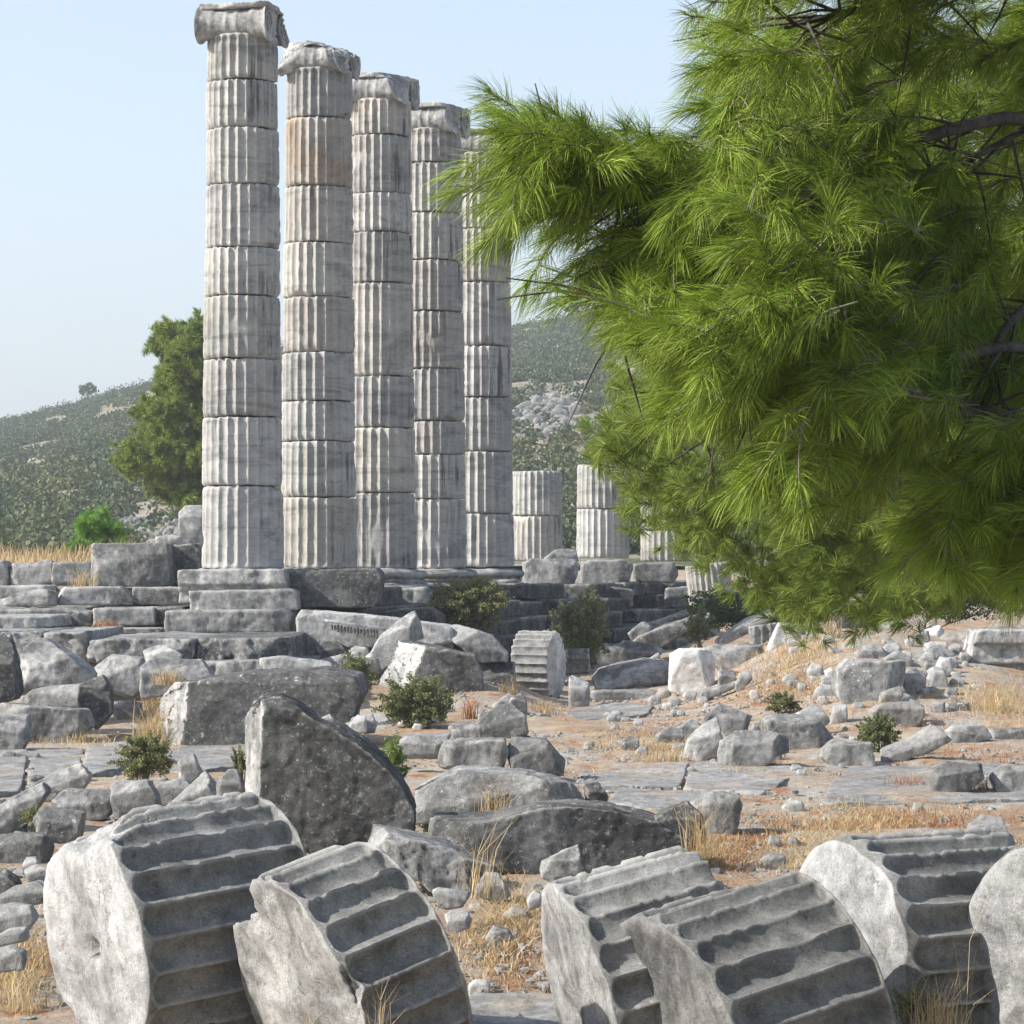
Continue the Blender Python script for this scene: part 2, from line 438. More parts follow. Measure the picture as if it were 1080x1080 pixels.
_seed = [100]
def poly_stone(name, poly, mat='stone', Y=None, depth=None, tint=1.0, parent=None, lf=None, rf=None, tf=None,
               chips=11, rough=.013, k=130, res=None, post=None, fresh=None, sink=.07, chip_in=(.76, 1.0), planes=()):
    """a stone whose outline was surveyed in the photograph; stands on the ground below its lowest corner unless Y is given"""
    _seed[0] += 1; seed = _seed[0] * 7
    r = np.random.default_rng(seed)
    P = np.asarray(poly, float)
    lo = P[:, 1].max(); cpx = P[:, 0].mean()
    if Y is None:
        Yf = float(solveY(cpx, lo)[0])
    else: Yf = Y
    w = (P[:, 0].max() - P[:, 0].min()) / F * Yf; h = (P[:, 1].max() - P[:, 1].min()) / F * Yf
    if depth is None: depth = float(np.clip(.85 * math.sqrt(w * h), .12, 1.6))
    Yc = Yf + depth * .42
    # area centroid
    x, y = P[:, 0], P[:, 1]; x2, y2 = np.roll(x, -1), np.roll(y, -1)
    cr = x * y2 - x2 * y; A = cr.sum() / 2
    c = np.array([((x + x2) * cr).sum(), ((y + y2) * cr).sum()]) / (6 * A)
    L = np.c_[(x - c[0]) / F * Yc, -(y - c[1]) / F * Yc]
    if sink and Y is None:
        low = L[:, 1] < L[:, 1].min() + .3 * (L[:, 1].max() - L[:, 1].min())
        L[low, 1] -= sink
    pl = list(planes)
    if tf is None: tf = r.uniform(.5, .76)
    if tf: pl.append(((r.uniform(-.35, .2), -.62, .78), tf))
    if lf is None and r.random() < .5: lf = r.uniform(.7, .92)
    if lf: pl.append(((-.74, -.62, r.uniform(.0, .3)), lf))
    if rf is None and r.random() < .35: rf = r.uniform(.75, .95)
    if rf: pl.append(((.8, -.58, r.uniform(-.1, .2)), rf))
    if res is None: res = float(np.clip(Yc / F * 2.0, .012, .05))
    p, Q = rock(L, depth, res, seed, pl, chips, rough, k, chip_in)
    o = at(c[0], c[1], Yc)
    if post is not None: p = post(p, Yc)
    mi = None; ms = [M[mat]]
    if fresh is not None:  # second colour by facing: broken sides, and one side painted sunlit
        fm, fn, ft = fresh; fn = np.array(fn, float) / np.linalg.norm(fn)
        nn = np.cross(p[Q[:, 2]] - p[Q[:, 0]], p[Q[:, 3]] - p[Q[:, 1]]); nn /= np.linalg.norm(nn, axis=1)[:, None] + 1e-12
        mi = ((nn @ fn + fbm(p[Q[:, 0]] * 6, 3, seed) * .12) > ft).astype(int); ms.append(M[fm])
    me = mesh_np(name, p, Q, mats=ms, midx=mi)
    return link(name, me, parent, o, tint)

def rock_at(name, loc, dims, yaw=0, mat='stone', tint=1.0, parent=None, tilt=(0, 0), rough=.012, chips=6, res=.05, k=90, chip_in=(.9, 1.0)):
    """a squared block at a surveyed place"""
    _seed[0] += 1; seed = _seed[0] * 7
    w, d, h = dims
    L = np.array([(-w / 2, -h / 2), (w / 2, -h / 2), (w / 2, h / 2), (-w / 2, h / 2)])
    p, Q = rock(L, d, res, seed, (), chips, rough, k, chip_in)
    me = mesh_np(name, p, Q, mats=[M[mat]])
    o = link(name, me, parent, loc, tint)
    o.rotation_euler = (tilt[0], tilt[1], yaw)
    return o

# ------------------------------------------------------------------ fluted drums
def drum_mesh(R0, R1, L, seed, nfl=24, sub=8, rows=16, depth=.05, stop0=0., stop1=0., planes=(), wear=.02, endn=.012, noise=.006, hole=None, face_rough=.0, arris=1.0, breakn=1.0):
    """closed fluted cylinder along +Z (0..L); material 0 = fluted side, 1 = ends"""
    r = np.random.default_rng(seed)
    nt = nfl * sub; th = np.arange(nt) * 2 * np.pi / nt
    t = np.linspace(0, 1, rows + 1)
    t = .5 - .5 * np.cos(np.pi * t) * (.35) - (.5 - t) * .65 if rows > 10 else t
    t = (t - t.min()) / (t.max() - t.min())
    TH, T = np.meshgrid(th, t)
    u = (np.arange(nt) % sub) / sub
    prof = np.clip(1 - (2 * u - 1) ** 2, 0, 1) ** .85
    prof = np.broadcast_to(prof, TH.shape)
    Z = T * L
    d = np.ones_like(T)
    if stop0: d *= np.sqrt(np.clip((Z - stop0 * .35) / stop0 - .6 * (1 - prof), 0, 1))
    if stop1: d *= np.sqrt(np.clip((L - Z - stop1 * .35) / stop1 - .6 * (1 - prof), 0, 1))
    Rb = R0 + (R1 - R0) * T
    P0 = np.stack([np.cos(TH) * Rb, np.sin(TH) * Rb, Z], -1).reshape(-1, 3)
    n1 = fbm(P0 * 6 + seed, 3, seed).reshape(TH.shape)
    n2 = fbm(P0 * 14 + seed, 3, seed + 5).reshape(TH.shape)
    n3 = fbm(P0 * 1.9 + seed, 2, seed + 9).reshape(TH.shape)
    rad = Rb - depth * prof * d
    # broken arrises
    rad = rad - (1 - prof) ** 2 * np.clip((n2 - .1) * .04, 0, .016) * arris * np.clip(d * 1.5, 0, 1)
    rad = rad + noise * n2
    # worn patches where the flutes have gone
    flat = np.clip((n3 - .72) * 3, 0, 1)
    rad = rad * (1 - flat) + (Rb - depth * .8 + noise * n2 * 2) * flat
    # eroded rims
    e = np.minimum(Z, L - Z)
    rad = rad - wear * np.exp(-(e / .03) ** 1.5) * (1 + .9 * n3 + .35 * n1) - np.clip(n3 * .9 - .35, 0, 1) * .06 * np.exp(-(e / .06) ** 2)
    z = Z + (T - .5) * 2 * endn * n1 * (np.abs(T - .5) * 2) ** 6
    V = np.stack([np.cos(TH) * rad, np.sin(TH) * rad, z], -1).reshape(-1, 3)
    i = np.arange(rows)[:, None] * nt; j = np.arange(nt)[None]; j2 = (j + 1) % nt
    Q = np.stack([i + j, i + j2, i + nt + j2, i + nt + j], -1).reshape(-1, 4)
    nside = len(Q)
    Vs, Qs, Ts = [V], [Q], []
    nv = len(V)
    for end in (0, 1):
        ring0 = (0 if end == 0 else rows * nt) + np.arange(nt)
        base = V[ring0]
        fr = [.93, .84, .74, .62, .5, .38, .26, .17, .1, .05]
        prev = ring0
        for f in fr:
            nw = base.copy(); nw[:, :2] *= f
            mean = 0.0 if end == 0 else L
            nw[:, 2] = mean + (base[:, 2] - mean) * f ** 7
            q = nw * 7 + seed + end * 31
            nw[:, 2] += (fbm(nw * 3 + seed, 3, seed + 40 + end) * (.008 + face_rough) + vnoise(nw * np.array([16, 16, 1]) + seed, seed + 44) * (.003 + face_rough * .3))
            if hole is not None and end == 0:
                hx, hy, hr, hd = hole
                dd = np.hypot(nw[:, 0] - hx, nw[:, 1] - hy)
                nw[:, 2] += hd * sstep(hr * 1.2, hr * .8, dd)
            ids = nv + np.arange(nt); nv += nt
            a, b = prev, ids
            qd = np.stack([a, np.roll(a, -1), np.roll(b, -1), b], -1)
            if end == 0: qd = qd[:, ::-1]
            Vs.append(nw); Qs.append(qd); prev = ids
        cen = Vs[-1].mean(0)[None]; Vs.append(cen); ci = nv; nv += 1
        tr = np.stack([prev, np.roll(prev, -1), np.full(nt, ci)], -1)
        if end == 0: tr = tr[:, ::-1]
        Ts.append(tr)
    V = np.concatenate(Vs); Q = np.concatenate(Qs); Tt = np.concatenate(Ts)
    fmid = np.array([np.concatenate([np.zeros(nside), np.ones(len(Q) - nside + len(Tt))])]).ravel()
    if len(planes):
        c = np.array([0, 0, L / 2])
        p = V - c; g = np.ones(len(p)); hitmask = np.zeros(len(p), bool)
        nz = (fbm(V * 5 + seed, 4, seed + 60) * .035 + fbm(V * 1.7, 2, seed + 61) * .05) * breakn
        for nvv, dd in planes:
            nvv = np.asarray(nvv, float); nvv /= np.linalg.norm(nvv)
            s = np.maximum(p @ nvv, 1e-6) / (dd + nz)
            hitmask |= s > 1.0
            g = np.maximum(g, s)
        V = c + p / g[:, None]
        allf = np.concatenate([Q, np.c_[Tt, Tt[:, 0]]])
        fmid = np.where(hitmask[allf].sum(1) >= 3, 1, fmid)
    return V, Q, Tt, fmid

def axis_matrix(a, roll):
    a = np.asarray(a, float); a /= np.linalg.norm(a)
    up = np.array([0, 0, 1.0]) if abs(a[2]) < .95 else np.array([1., 0, 0])
    x = np.cross(up, a); x /= np.linalg.norm(x); y = np.cross(a, x)
    c, s = math.cos(roll), math.sin(roll)
    return np.stack([x * c + y * s, -x * s + y * c, a], 1)

def fallen_drum(label, cpx, cpy, Y, a, R, L, seed, roll=0, tint=1.0, group='fallen column drums', face='fresh', **kw):
    Mx = axis_matrix(a, roll)
    if 'planes' in kw: kw['planes'] = [(Mx.T @ np.array(n_, float), d_) for n_, d_ in kw['planes']]   # cuts are given in world directions
    V, Q, T, mi = drum_mesh(R, R * kw.pop('taper', .99), L, seed, **kw)
    o = at(cpx, cpy, Y)
    V = V @ Mx.T
    me = mesh_np('column_drum', V, Q, T, mats=[M['flute'], M[face]], midx=mi)
    ob = link('column_drum', me, None, o, tint)
    return tag(ob, label, 'column drum', group)

# ------------------------------------------------------------------ plants
def leaf_quads(C, size, r, stretch=1.6):
    n = len(C)
    d = r.normal(size=(n, 3)); d /= np.linalg.norm(d, axis=1)[:, None]
    e = np.cross(d, r.normal(size=(n, 3))); e /= np.linalg.norm(e, axis=1)[:, None] + 1e-9
    s = size * r.uniform(.6, 1.3, n)[:, None]
    a = d * s * stretch * .5; b = e * s * .5
    V = np.stack([C - a, C + b - a * .1, C + a, C - b - a * .1], 1).reshape(-1, 3)
    Q = np.arange(4 * n).reshape(n, 4)
    return V, Q

def clump_points(n, w, d, h, r, nclump, spiky=.62):
    """points gathered in clumps and sprigs over an uneven dome; z from 0 to h"""
    cc = r.normal(size=(nclump, 3)); cc /= np.linalg.norm(cc, axis=1)[:, None]
    cc *= r.uniform(.3, .8, nclump)[:, None]
    cs = r.uniform(.14, .32, nclump)
    k = r.integers(0, nclump, n)
    q = r.normal(size=(n, 3)); q /= np.linalg.norm(q, axis=1)[:, None]
    q *= (r.uniform(0, 1, n) ** .45)[:, None]
    p = cc[k] + q * cs[k][:, None] * 1.25
    ns = nclump * 3
    sd = r.normal(size=(ns, 3)); sd[:, 2] += .25; sd /= np.linalg.norm(sd, axis=1)[:, None]
    sl = r.uniform(.7, 1.18, ns)
    m = r.uniform(0, 1, n) < spiky
    ks = r.integers(0, ns, n); t = r.uniform(.3, 1, n) ** .7
    sp = sd[ks] * (sl[ks] * t)[:, None] + r.normal(size=(n, 3)) * .045
    p = np.where(m[:, None], sp, p)
    return p * np.array([w / 2, d / 2, h / 2]) + np.array([0, 0, h * .5])

def shrub(label, px, py, wpx, hpx, mat='leaf', n=2600, leaf=.035, Y=None, cat='shrub', ncl=26, name='shrub', group=None, depth=None, stemz=0):
    _seed[0] += 1; r = np.random.default_rng(_seed[0])
    Yb = float(solveY(px, py)[0]) if Y is None else Y
    w = wpx / F * Yb; h = hpx / F * Yb; d = depth or w * .8
    o = at(px, py, Yb); o[1] += d * .3
    root = empty(name, o, label, cat, group)
    n = int(n * 3.6); leaf = leaf * .42
    C = clump_points(n, w, d, h, r, ncl)
    C[:, 2] = np.maximum(C[:, 2], .02)
    V, Q = leaf_quads(C, leaf, r)
    link('foliage', mesh_np('foliage', V, Q, mats=[M[mat]], smooth=False), root)
    mb = MB()
    for s in range(9):
        tip = C[r.integers(0, n)] * np.array([1, 1, .95])
        b = np.array([r.normal(0, .03), r.normal(0, .03), -.05])
        m = (b + tip) / 2 + r.normal(size=3) * w * .05
        mb.tube([b, m, tip], [.012 * h + .003, .008 * h + .002, .002], 5)
    link('stem', mesh_np('stem', np.concatenate(mb.V), np.concatenate(mb.Q), mats=[M['twig']]), root)
    return root

def blades(B, H, r, lean=.35, width=.004, droop=.35):
    n = len(B)
    az = r.uniform(0, 2 * np.pi, n); l = r.uniform(0, lean, n)
    d = np.stack([np.cos(az) * l, np.sin(az) * l, np.ones(n)], 1)
    d /= np.linalg.norm(d, axis=1)[:, None]
    out = np.stack([np.cos(az), np.sin(az), np.zeros(n)], 1)
    Hc = H[:, None]
    m = B + d * Hc * .55
    t = m + d * Hc * .45 + out * Hc * droop * r.uniform(0, 1, n)[:, None] - np.array([0, 0, 1]) * Hc * droop * .3 * r.uniform(0, 1, n)[:, None]
    ax = r.uniform(0, 2 * np.pi, n)
    w = np.stack([np.cos(ax), np.sin(ax), np.zeros(n)], 1) * width * r.uniform(.6, 1.4, n)[:, None]
    V = np.stack([B - w, B + w, m - w * .8, m + w * .8, t - w * .15, t + w * .15], 1).reshape(-1, 3)
    b = np.arange(n)[:, None] * 6
    Q = np.concatenate([b + np.array([0, 1, 3, 2]), b + np.array([2, 3, 5, 4])])
    return V, Q

def grass_tuft(label, px, py, wpx, hpx, n=90, mat='straw', Y=None, lean=.45, droop=.4, group='dry grass tufts'):
    _seed[0] += 1; r = np.random.default_rng(_seed[0])
    Yb = float(solveY(px, py)[0]) if Y is None else Y
    o = at(px, py, Yb); w = wpx / F * Yb; h = hpx / F * Yb
    B = np.c_[r.normal(0, w * .22, n), r.normal(0, w * .16, n), np.full(n, -.03)]
    H = h * r.uniform(.35, 1.05, n)
    V, Q = blades(B, H, r, lean, max(.0016, Yb / F * .38), droop)
    ob = link('dry_grass_tuft', mesh_np('dry_grass_tuft', V, Q, mats=[M[mat]], smooth=False), None, o)
    return tag(ob, label, 'grass tuft', group)

# pine needles -------------------------------------------------------------
def needles(tips, axes, n, ls, ln, width, r, g=.35, phi=(.2, 1.1)):
    T = len(tips)
    tip = np.repeat(tips, n, 0); ax = np.repeat(axes, n, 0); N = T * n
    u = r.uniform(0, 1, N) ** 1.3
    rv = r.normal(size=(N, 3)); rv -= (rv * ax).sum(1)[:, None] * ax; rv /= np.linalg.norm(rv, axis=1)[:, None] + 1e-9
    ph = phi[0] + (phi[1] - phi[0]) * (.25 + .75 * u) * r.uniform(.5, 1.1, N)
    d = ax * np.cos(ph)[:, None] + rv * np.sin(ph)[:, None]
    l = (ln * r.uniform(.7, 1.12, N))[:, None]
    b = tip - ax * (u * ls)[:, None]
    G = np.array([0, 0, -1.0])
    m = b + d * l * .5 + G * l * g * .12
    d2 = d + G * g; d2 /= np.linalg.norm(d2, axis=1)[:, None]
    e = m + d2 * l * .5
    w = np.cross(d, r.normal(size=(N, 3))); w /= np.linalg.norm(w, axis=1)[:, None] + 1e-9
    w = w * width * .5
    V = np.stack([b - w, b + w, m - w, m + w, e - w * .3, e + w * .3], 1).reshape(-1, 3)
    q = np.arange(N)[:, None] * 6
    Q = np.concatenate([q + np.array([0, 1, 3, 2]), q + np.array([2, 3, 5, 4])])
    return V, Q

def in_poly(px, py, poly):
    P = np.asarray(poly, float); ins = np.zeros(len(px), bool)
    for (x1, y1), (x2, y2) in zip(P, np.roll(P, -1, 0)):
        c = ((y1 > py) != (y2 > py)) & (px < (x2 - x1) * (py - y1) / (y2 - y1 + 1e-12) + x1)
        ins ^= c
    return ins

def sample_poly(poly, n, r):
    P = np.asarray(poly, float); out = []
    while len(out) < n:
        x = r.uniform(P[:, 0].min(), P[:, 0].max(), 4 * n); y = r.uniform(P[:, 1].min(), P[:, 1].max(), 4 * n)
        k = in_poly(x, y, P); out += list(zip(x[k], y[k]))
    return np.array(out[:n])

def sprays(points, dirs, r, length=(.45, .8), nsh=8, shoot=(.10, .2)):
    """branchlets that end at the given points; returns twig polylines, shoot tips and shoot axes"""
    tw, tips, axes = [], [], []
    for E, D in zip(points, dirs):
        D = D / np.linalg.norm(D); L = r.uniform(*length)
        side = np.cross(D, [0, 0, 1]); side /= np.linalg.norm(side) + 1e-9
        upv = np.cross(side, D)
        ts = np.linspace(0, 1, 6)
        C = E - D * L * (1 - ts)[:, None] + upv * (np.sin(ts * np.pi) * L * .1)[:, None] + r.normal(0, .008, (6, 3))
        C[-1] = E
        tw.append((C[2:], np.linspace(.0045, .0025, 4)))
        tips.append(E); axes.append(D + r.normal(0, .12, 3))
        for k in range(nsh):
            t = .3 + .68 * (k + r.uniform(0, .6)) / nsh
            b = np.array([np.interp(t, ts, C[:, c]) for c in range(3)])
            s = (1 if k % 2 else -1)
            a = D * r.uniform(.35, .9) + side * s * r.uniform(.3, 1.0) + upv * r.uniform(-.35, .45)
            a /= np.linalg.norm(a)
            l = r.uniform(*shoot)
            e = b + a * l + np.array([0, 0, -.12 * l])
            tw.append((np.array([b, (b + e) / 2 + upv * .01, e]), np.array([.0028, .0024, .0016])))
            tips.append(e); axes.append(a + np.array([0, 0, -.15]))
    axes = np.array(axes); axes /= np.linalg.norm(axes, axis=1)[:, None]
    return tw, np.array(tips), axes

def paving(label, poly, mat='slab', tint=.78, thick=.16, lift=.03, name='paving_slab', cat='paving slab', group='worn paving slabs'):
    """a flat slab let into the ground, outlined on the ground plane"""
    _seed[0] += 1; seed = _seed[0] * 7
    P = np.asarray(poly, float); Y = solveY(P[:, 0], P[:, 1]); X = (P[:, 0] - CX) / F * Y
    c = np.array([X.mean(), Y.mean()]); z = float(ground_z(c[0], c[1])) + lift
    L = np.c_[X - c[0], -(Y - c[1])]
    res = float(np.clip(c[1] / F * 2.6, .02, .07))
    p, Q = rock(L, thick, res, seed, (), 4, .004, 90, (.93, 1), ledge=.004)
    V = np.stack([p[:, 0], -p[:, 2], p[:, 1]], 1)
    V[:, 2] += fbm(V * 1.3 + seed, 3, seed) * .018 + ground_z(V[:, 0] + c[0], V[:, 1] + c[1]) - float(ground_z(c[0], c[1]))
    o = link(name, mesh_np(name, V, Q, mats=[M[mat]]), None, (c[0], c[1], z - thick / 2), tint)
    return tag(o, label, cat, group)
# ------------------------------------------------------------------ camera, sky, sun
cam = bpy.data.cameras.new('camera'); co = bpy.data.objects.new('camera', cam); COL.objects.link(co)
co.location = (0, 0, CZ); co.rotation_euler = (math.pi / 2, 0, 0)
cam.sensor_width = 36; cam.lens = F / 1080 * 36; cam.shift_y = (HY - 540) / 1080
cam.clip_start = .5; cam.clip_end = 6000
scene.camera = co

SUN = np.array([-.86, -.22, .64]); SUN /= np.linalg.norm(SUN)
el = math.asin(SUN[2]); az = math.atan2(SUN[0], SUN[1])
w = bpy.data.worlds.new('World'); scene.world = w; w.use_nodes = True
nt = w.node_tree; bg = nt.nodes['Background']
sky = nt.nodes.new('ShaderNodeTexSky'); sky.sky_type = 'NISHITA'; sky.sun_disc = False
sky.sun_elevation = el; sky.sun_rotation = az
sky.air_density = 1.0; sky.dust_density = 1.2; sky.ozone_density = 1.0; sky.altitude = 100
hs = nt.nodes.new('ShaderNodeHueSaturation'); hs.inputs['Saturation'].default_value = .82
nt.links.new(sky.outputs[0], hs.inputs['Color']); nt.links.new(hs.outputs[0], bg.inputs[0]); bg.inputs[1].default_value = .128
sl = bpy.data.lights.new('sun', 'SUN'); sl.energy = 4.6; sl.angle = math.radians(.55); sl.color = (1, .955, .885)
so = bpy.data.objects.new('sun', sl); COL.objects.link(so)
so.rotation_euler = Vector(-SUN).to_track_quat('-Z', 'Y').to_euler(); so.location = (-20, -10, 30)
vs = scene.view_settings; vs.view_transform = 'Standard'; vs.look = 'None'; vs.gamma = 1; vs.exposure = .86
scene.cycles.max_bounces = 6; scene.cycles.diffuse_bounces = 3; scene.cycles.transmission_bounces = 4; scene.cycles.transparent_max_bounces = 4
scene.cycles.use_denoising = True

# ------------------------------------------------------------------ ground
def make_ground():
    Y = np.concatenate([np.geomspace(4, 14, 30)[:-1], np.geomspace(14, 62, 420), np.geomspace(62, 120, 50)[1:], np.geomspace(120, 3000, 16)[1:]])
    u = np.concatenate([np.linspace(-3.2, -.34, 40)[:-1], np.linspace(-.34, .34, 260), np.linspace(.34, 3.2, 40)[1:]])
    YY, UU = np.meshgrid(Y, u, indexing='ij')
    XX = UU * YY * .62
    Z = ground_z(XX, YY)
    P = np.stack([XX, YY, np.zeros_like(XX)], -1).reshape(-1, 3)
    nz = fbm(P * 1.1, 3, 5) * .035 + fbm(P * 6, 3, 9) * .012
    Z = Z + nz.reshape(Z.shape) * (YY < 130) - (YY > 130) * .3
    V = np.stack([XX, YY, Z], -1).reshape(-1, 3)
    n = len(u); i = np.arange(len(Y) - 1)[:, None] * n; j = np.arange(n - 1)[None]
    Q = np.stack([i + j, i + j + 1, i + n + j + 1, i + n + j], -1).reshape(-1, 4)
    tag(link('ground', mesh_np('ground', V, Q, mats=[M['ground']])), kind='structure')
make_ground()

RX = [-2600, -900, -300, 0, 60, 140, 210, 300, 400, 541, 600, 700, 900, 1300, 2000, 3600]
RYY = [560, 530, 482, 452, 434, 410, 388, 368, 352, 342, 332, 318, 300, 300, 330, 470]
def hill_point(px, s):
    """s: 0 at the foot (110 m away) to 1 on the ridge"""
    px = np.asarray(px, float); s = np.asarray(s, float)
    Y = 110 + 330 * s
    top = (HY - np.interp(px, RX, RYY)) / F * 440
    X = (px - CX) / F * Y
    z = 2.2 + top * np.where(s <= 1, np.clip(s, 0, 1) ** 1.15, 1 - (np.clip(s, 1, 3) - 1) * .9)
    P = np.stack([X, Y, np.zeros_like(X)], -1).reshape(-1, 3)
    z = z + (fbm(P * .02, 3, 31) * 1.6 + fbm(P * .09, 3, 33) * .8).reshape(z.shape) * np.clip(s * 4, 0, 1) * .55
    return X, Y, z
def make_hill():
    u = np.concatenate([np.linspace(-2600, -200, 40)[:-1], np.linspace(-200, 900, 180), np.linspace(900, 3600, 40)[1:]])
    s = np.concatenate([np.linspace(-.02, 1, 160), np.linspace(1, 2.1, 12)[1:]])
    U, S = np.meshgrid(u, s, indexing='ij')
    X, Y, Z = hill_point(U, S)
    n = len(s); i = np.arange(len(u) - 1)[:, None] * n; j = np.arange(n - 1)[None]
    Q = np.stack([i + j, i + n + j, i + n + j + 1, i + j + 1], -1).reshape(-1, 4)
    tag(link('hillside', mesh_np('hillside', np.stack([X, Y, Z], -1).reshape(-1, 3), Q, mats=[M['hill']])), kind='structure')
make_hill()

def hill_cover():
    r = np.random.default_rng(77)
    N = 12000
    px = r.uniform(-320, 1150, N); s = r.uniform(.0, 1.03, N) ** .7
    X, Y, Z = hill_point(px, s)
    P = np.stack([X, Y, np.zeros_like(X)], 1)
    bare = fbm(P * .045, 3, 51) + .35 * fbm(P * .2, 2, 53)
    pyv = HY - (Z - CZ) * F / Y
    scree = ((px - 165) / 45) ** 2 + ((pyv - 560) / 26) ** 2 < 1
    crag = ((px - 585) / 40) ** 2 + ((pyv - 440) / 24) ** 2 < 1
    keep = (bare < .66) & ~(scree & (r.uniform(0, 1, N) < .9)) & ~(crag & (r.uniform(0, 1, N) < .85))
    X, Y, Z = X[keep], Y[keep], Z[keep]
    n = len(X); k = 130
    rad = r.uniform(.5, 1.25, n) * np.where(r.uniform(0, 1, n) < .13, 1.7, 1)
    d = r.normal(size=(n, k, 3)); d /= np.linalg.norm(d, axis=2)[..., None]
    d[..., 2] = np.abs(d[..., 2]) * 1.1 - .15
    rr = r.uniform(.55, 1.05, (n, k))
    lob = 1 + .25 * np.sin(d[..., 0] * 5 + X[:, None]) * np.cos(d[..., 1] * 5 + Y[:, None])
    C = np.stack([X, Y, Z], 1)[:, None] + d * (rr * lob * rad[:, None])[..., None] * np.array([1, 1, .85])
    V, Q = leaf_quads(C.reshape(-1, 3), .21, r, 1.3)
    tag(link('maquis_scrub', mesh_np('maquis_scrub', V, Q, mats=[M['scrub']], smooth=False)), 'dense evergreen scrub covering the far hillside', 'scrub', kind='stuff')
hill_cover()

# rock crag and scree on the hill
def hill_rocks(name, label, cpx, cpy, sx, sy, n, seed, size):
    r = np.random.default_rng(seed)
    mb = MB()
    sgrid = np.linspace(0, 1, 300)
    for k in range(n):
        a, b = r.normal(0, .5, 2)
        px = cpx + a * sx; py = cpy + b * sy
        X, Y, Z = hill_point(np.full(300, px), sgrid)
        pr = HY - (Z - CZ) * F / Y
        i = int(np.argmax(pr <= py))
        sc = size * r.uniform(.4, 1.2)
        p, Q = rock([(-.6, -.5), (.6, -.5), (.5, .4), (-.2, .6), (-.6, .2)], .9, .22, seed * 100 + k, (), 8, .06, 60, (.6, 1))
        mb.add(p * sc * r.uniform(.7, 1.4, 3) + np.array([X[i], Y[i], Z[i]]), Q)
    tag(mb.build(name, M['pale'], tint=.6), label, 'rocks', kind='stuff')
hill_rocks('hill_rocks', 'pale grey limestone crag showing through the hillside scrub', 585, 440, 52, 26, 130, 5, .95)
hill_rocks('hill_scree', 'pale scree of loose stones at the foot of the left hillside', 165, 560, 50, 20, 150, 6, .4)

# a few trees on the skyline
def far_tree(label, px, s, h, wd, name='hill_tree'):
    _seed[0] += 1; r = np.random.default_rng(_seed[0])
    X, Y, Z = hill_point(np.array([px]), np.array([s]))
    root = empty(name, (X[0], Y[0], Z[0]), label, 'tree', 'trees on the ridge of the hill')
    C = clump_points(420, wd, wd, h * .85, r, 9) + np.array([0, 0, h * .12])
    V, Q = leaf_quads(C, .34, r, 1.3)
    link('crown', mesh_np('crown', V, Q, mats=[M['scrub']], smooth=False), root)
    mb = MB(); mb.tube([(0, 0, -.3), (.1, 0, h * .4), (0, .1, h * .8)], [.16, .12, .04], 6)
    link('trunk', mesh_np('trunk', mb.V[0], mb.Q[0], mats=[M['bark']]), root)
far_tree('lone spreading pine on the skyline at the far left', 92, 1.0, 2.8, 3.0)
0 and far_tree('small rounded tree on the skyline between lone pine and tall column', 150, 1.0, 3.0, 2.6)
0 and far_tree('thin leaning tree on the skyline nearest the dark middle pine', 186, 1.0, 3.6, 2.2)
0 and far_tree('bushy tree on the skyline just right of the fifth column', 566, 1.0, 3.4, 3.6)
far_tree('taller tree on the skyline at the edge of the big pine', 602, 1.0, 3.4, 3.4)

# ------------------------------------------------------------------ standing columns
ROW0 = np.array([-4.18, 48.6]); RD = np.array([.25, .967]); RD /= np.linalg.norm(RD); ED = np.array([RD[1], -RD[0]])
def col_place(k): return ROW0 + RD * 3.53 * k

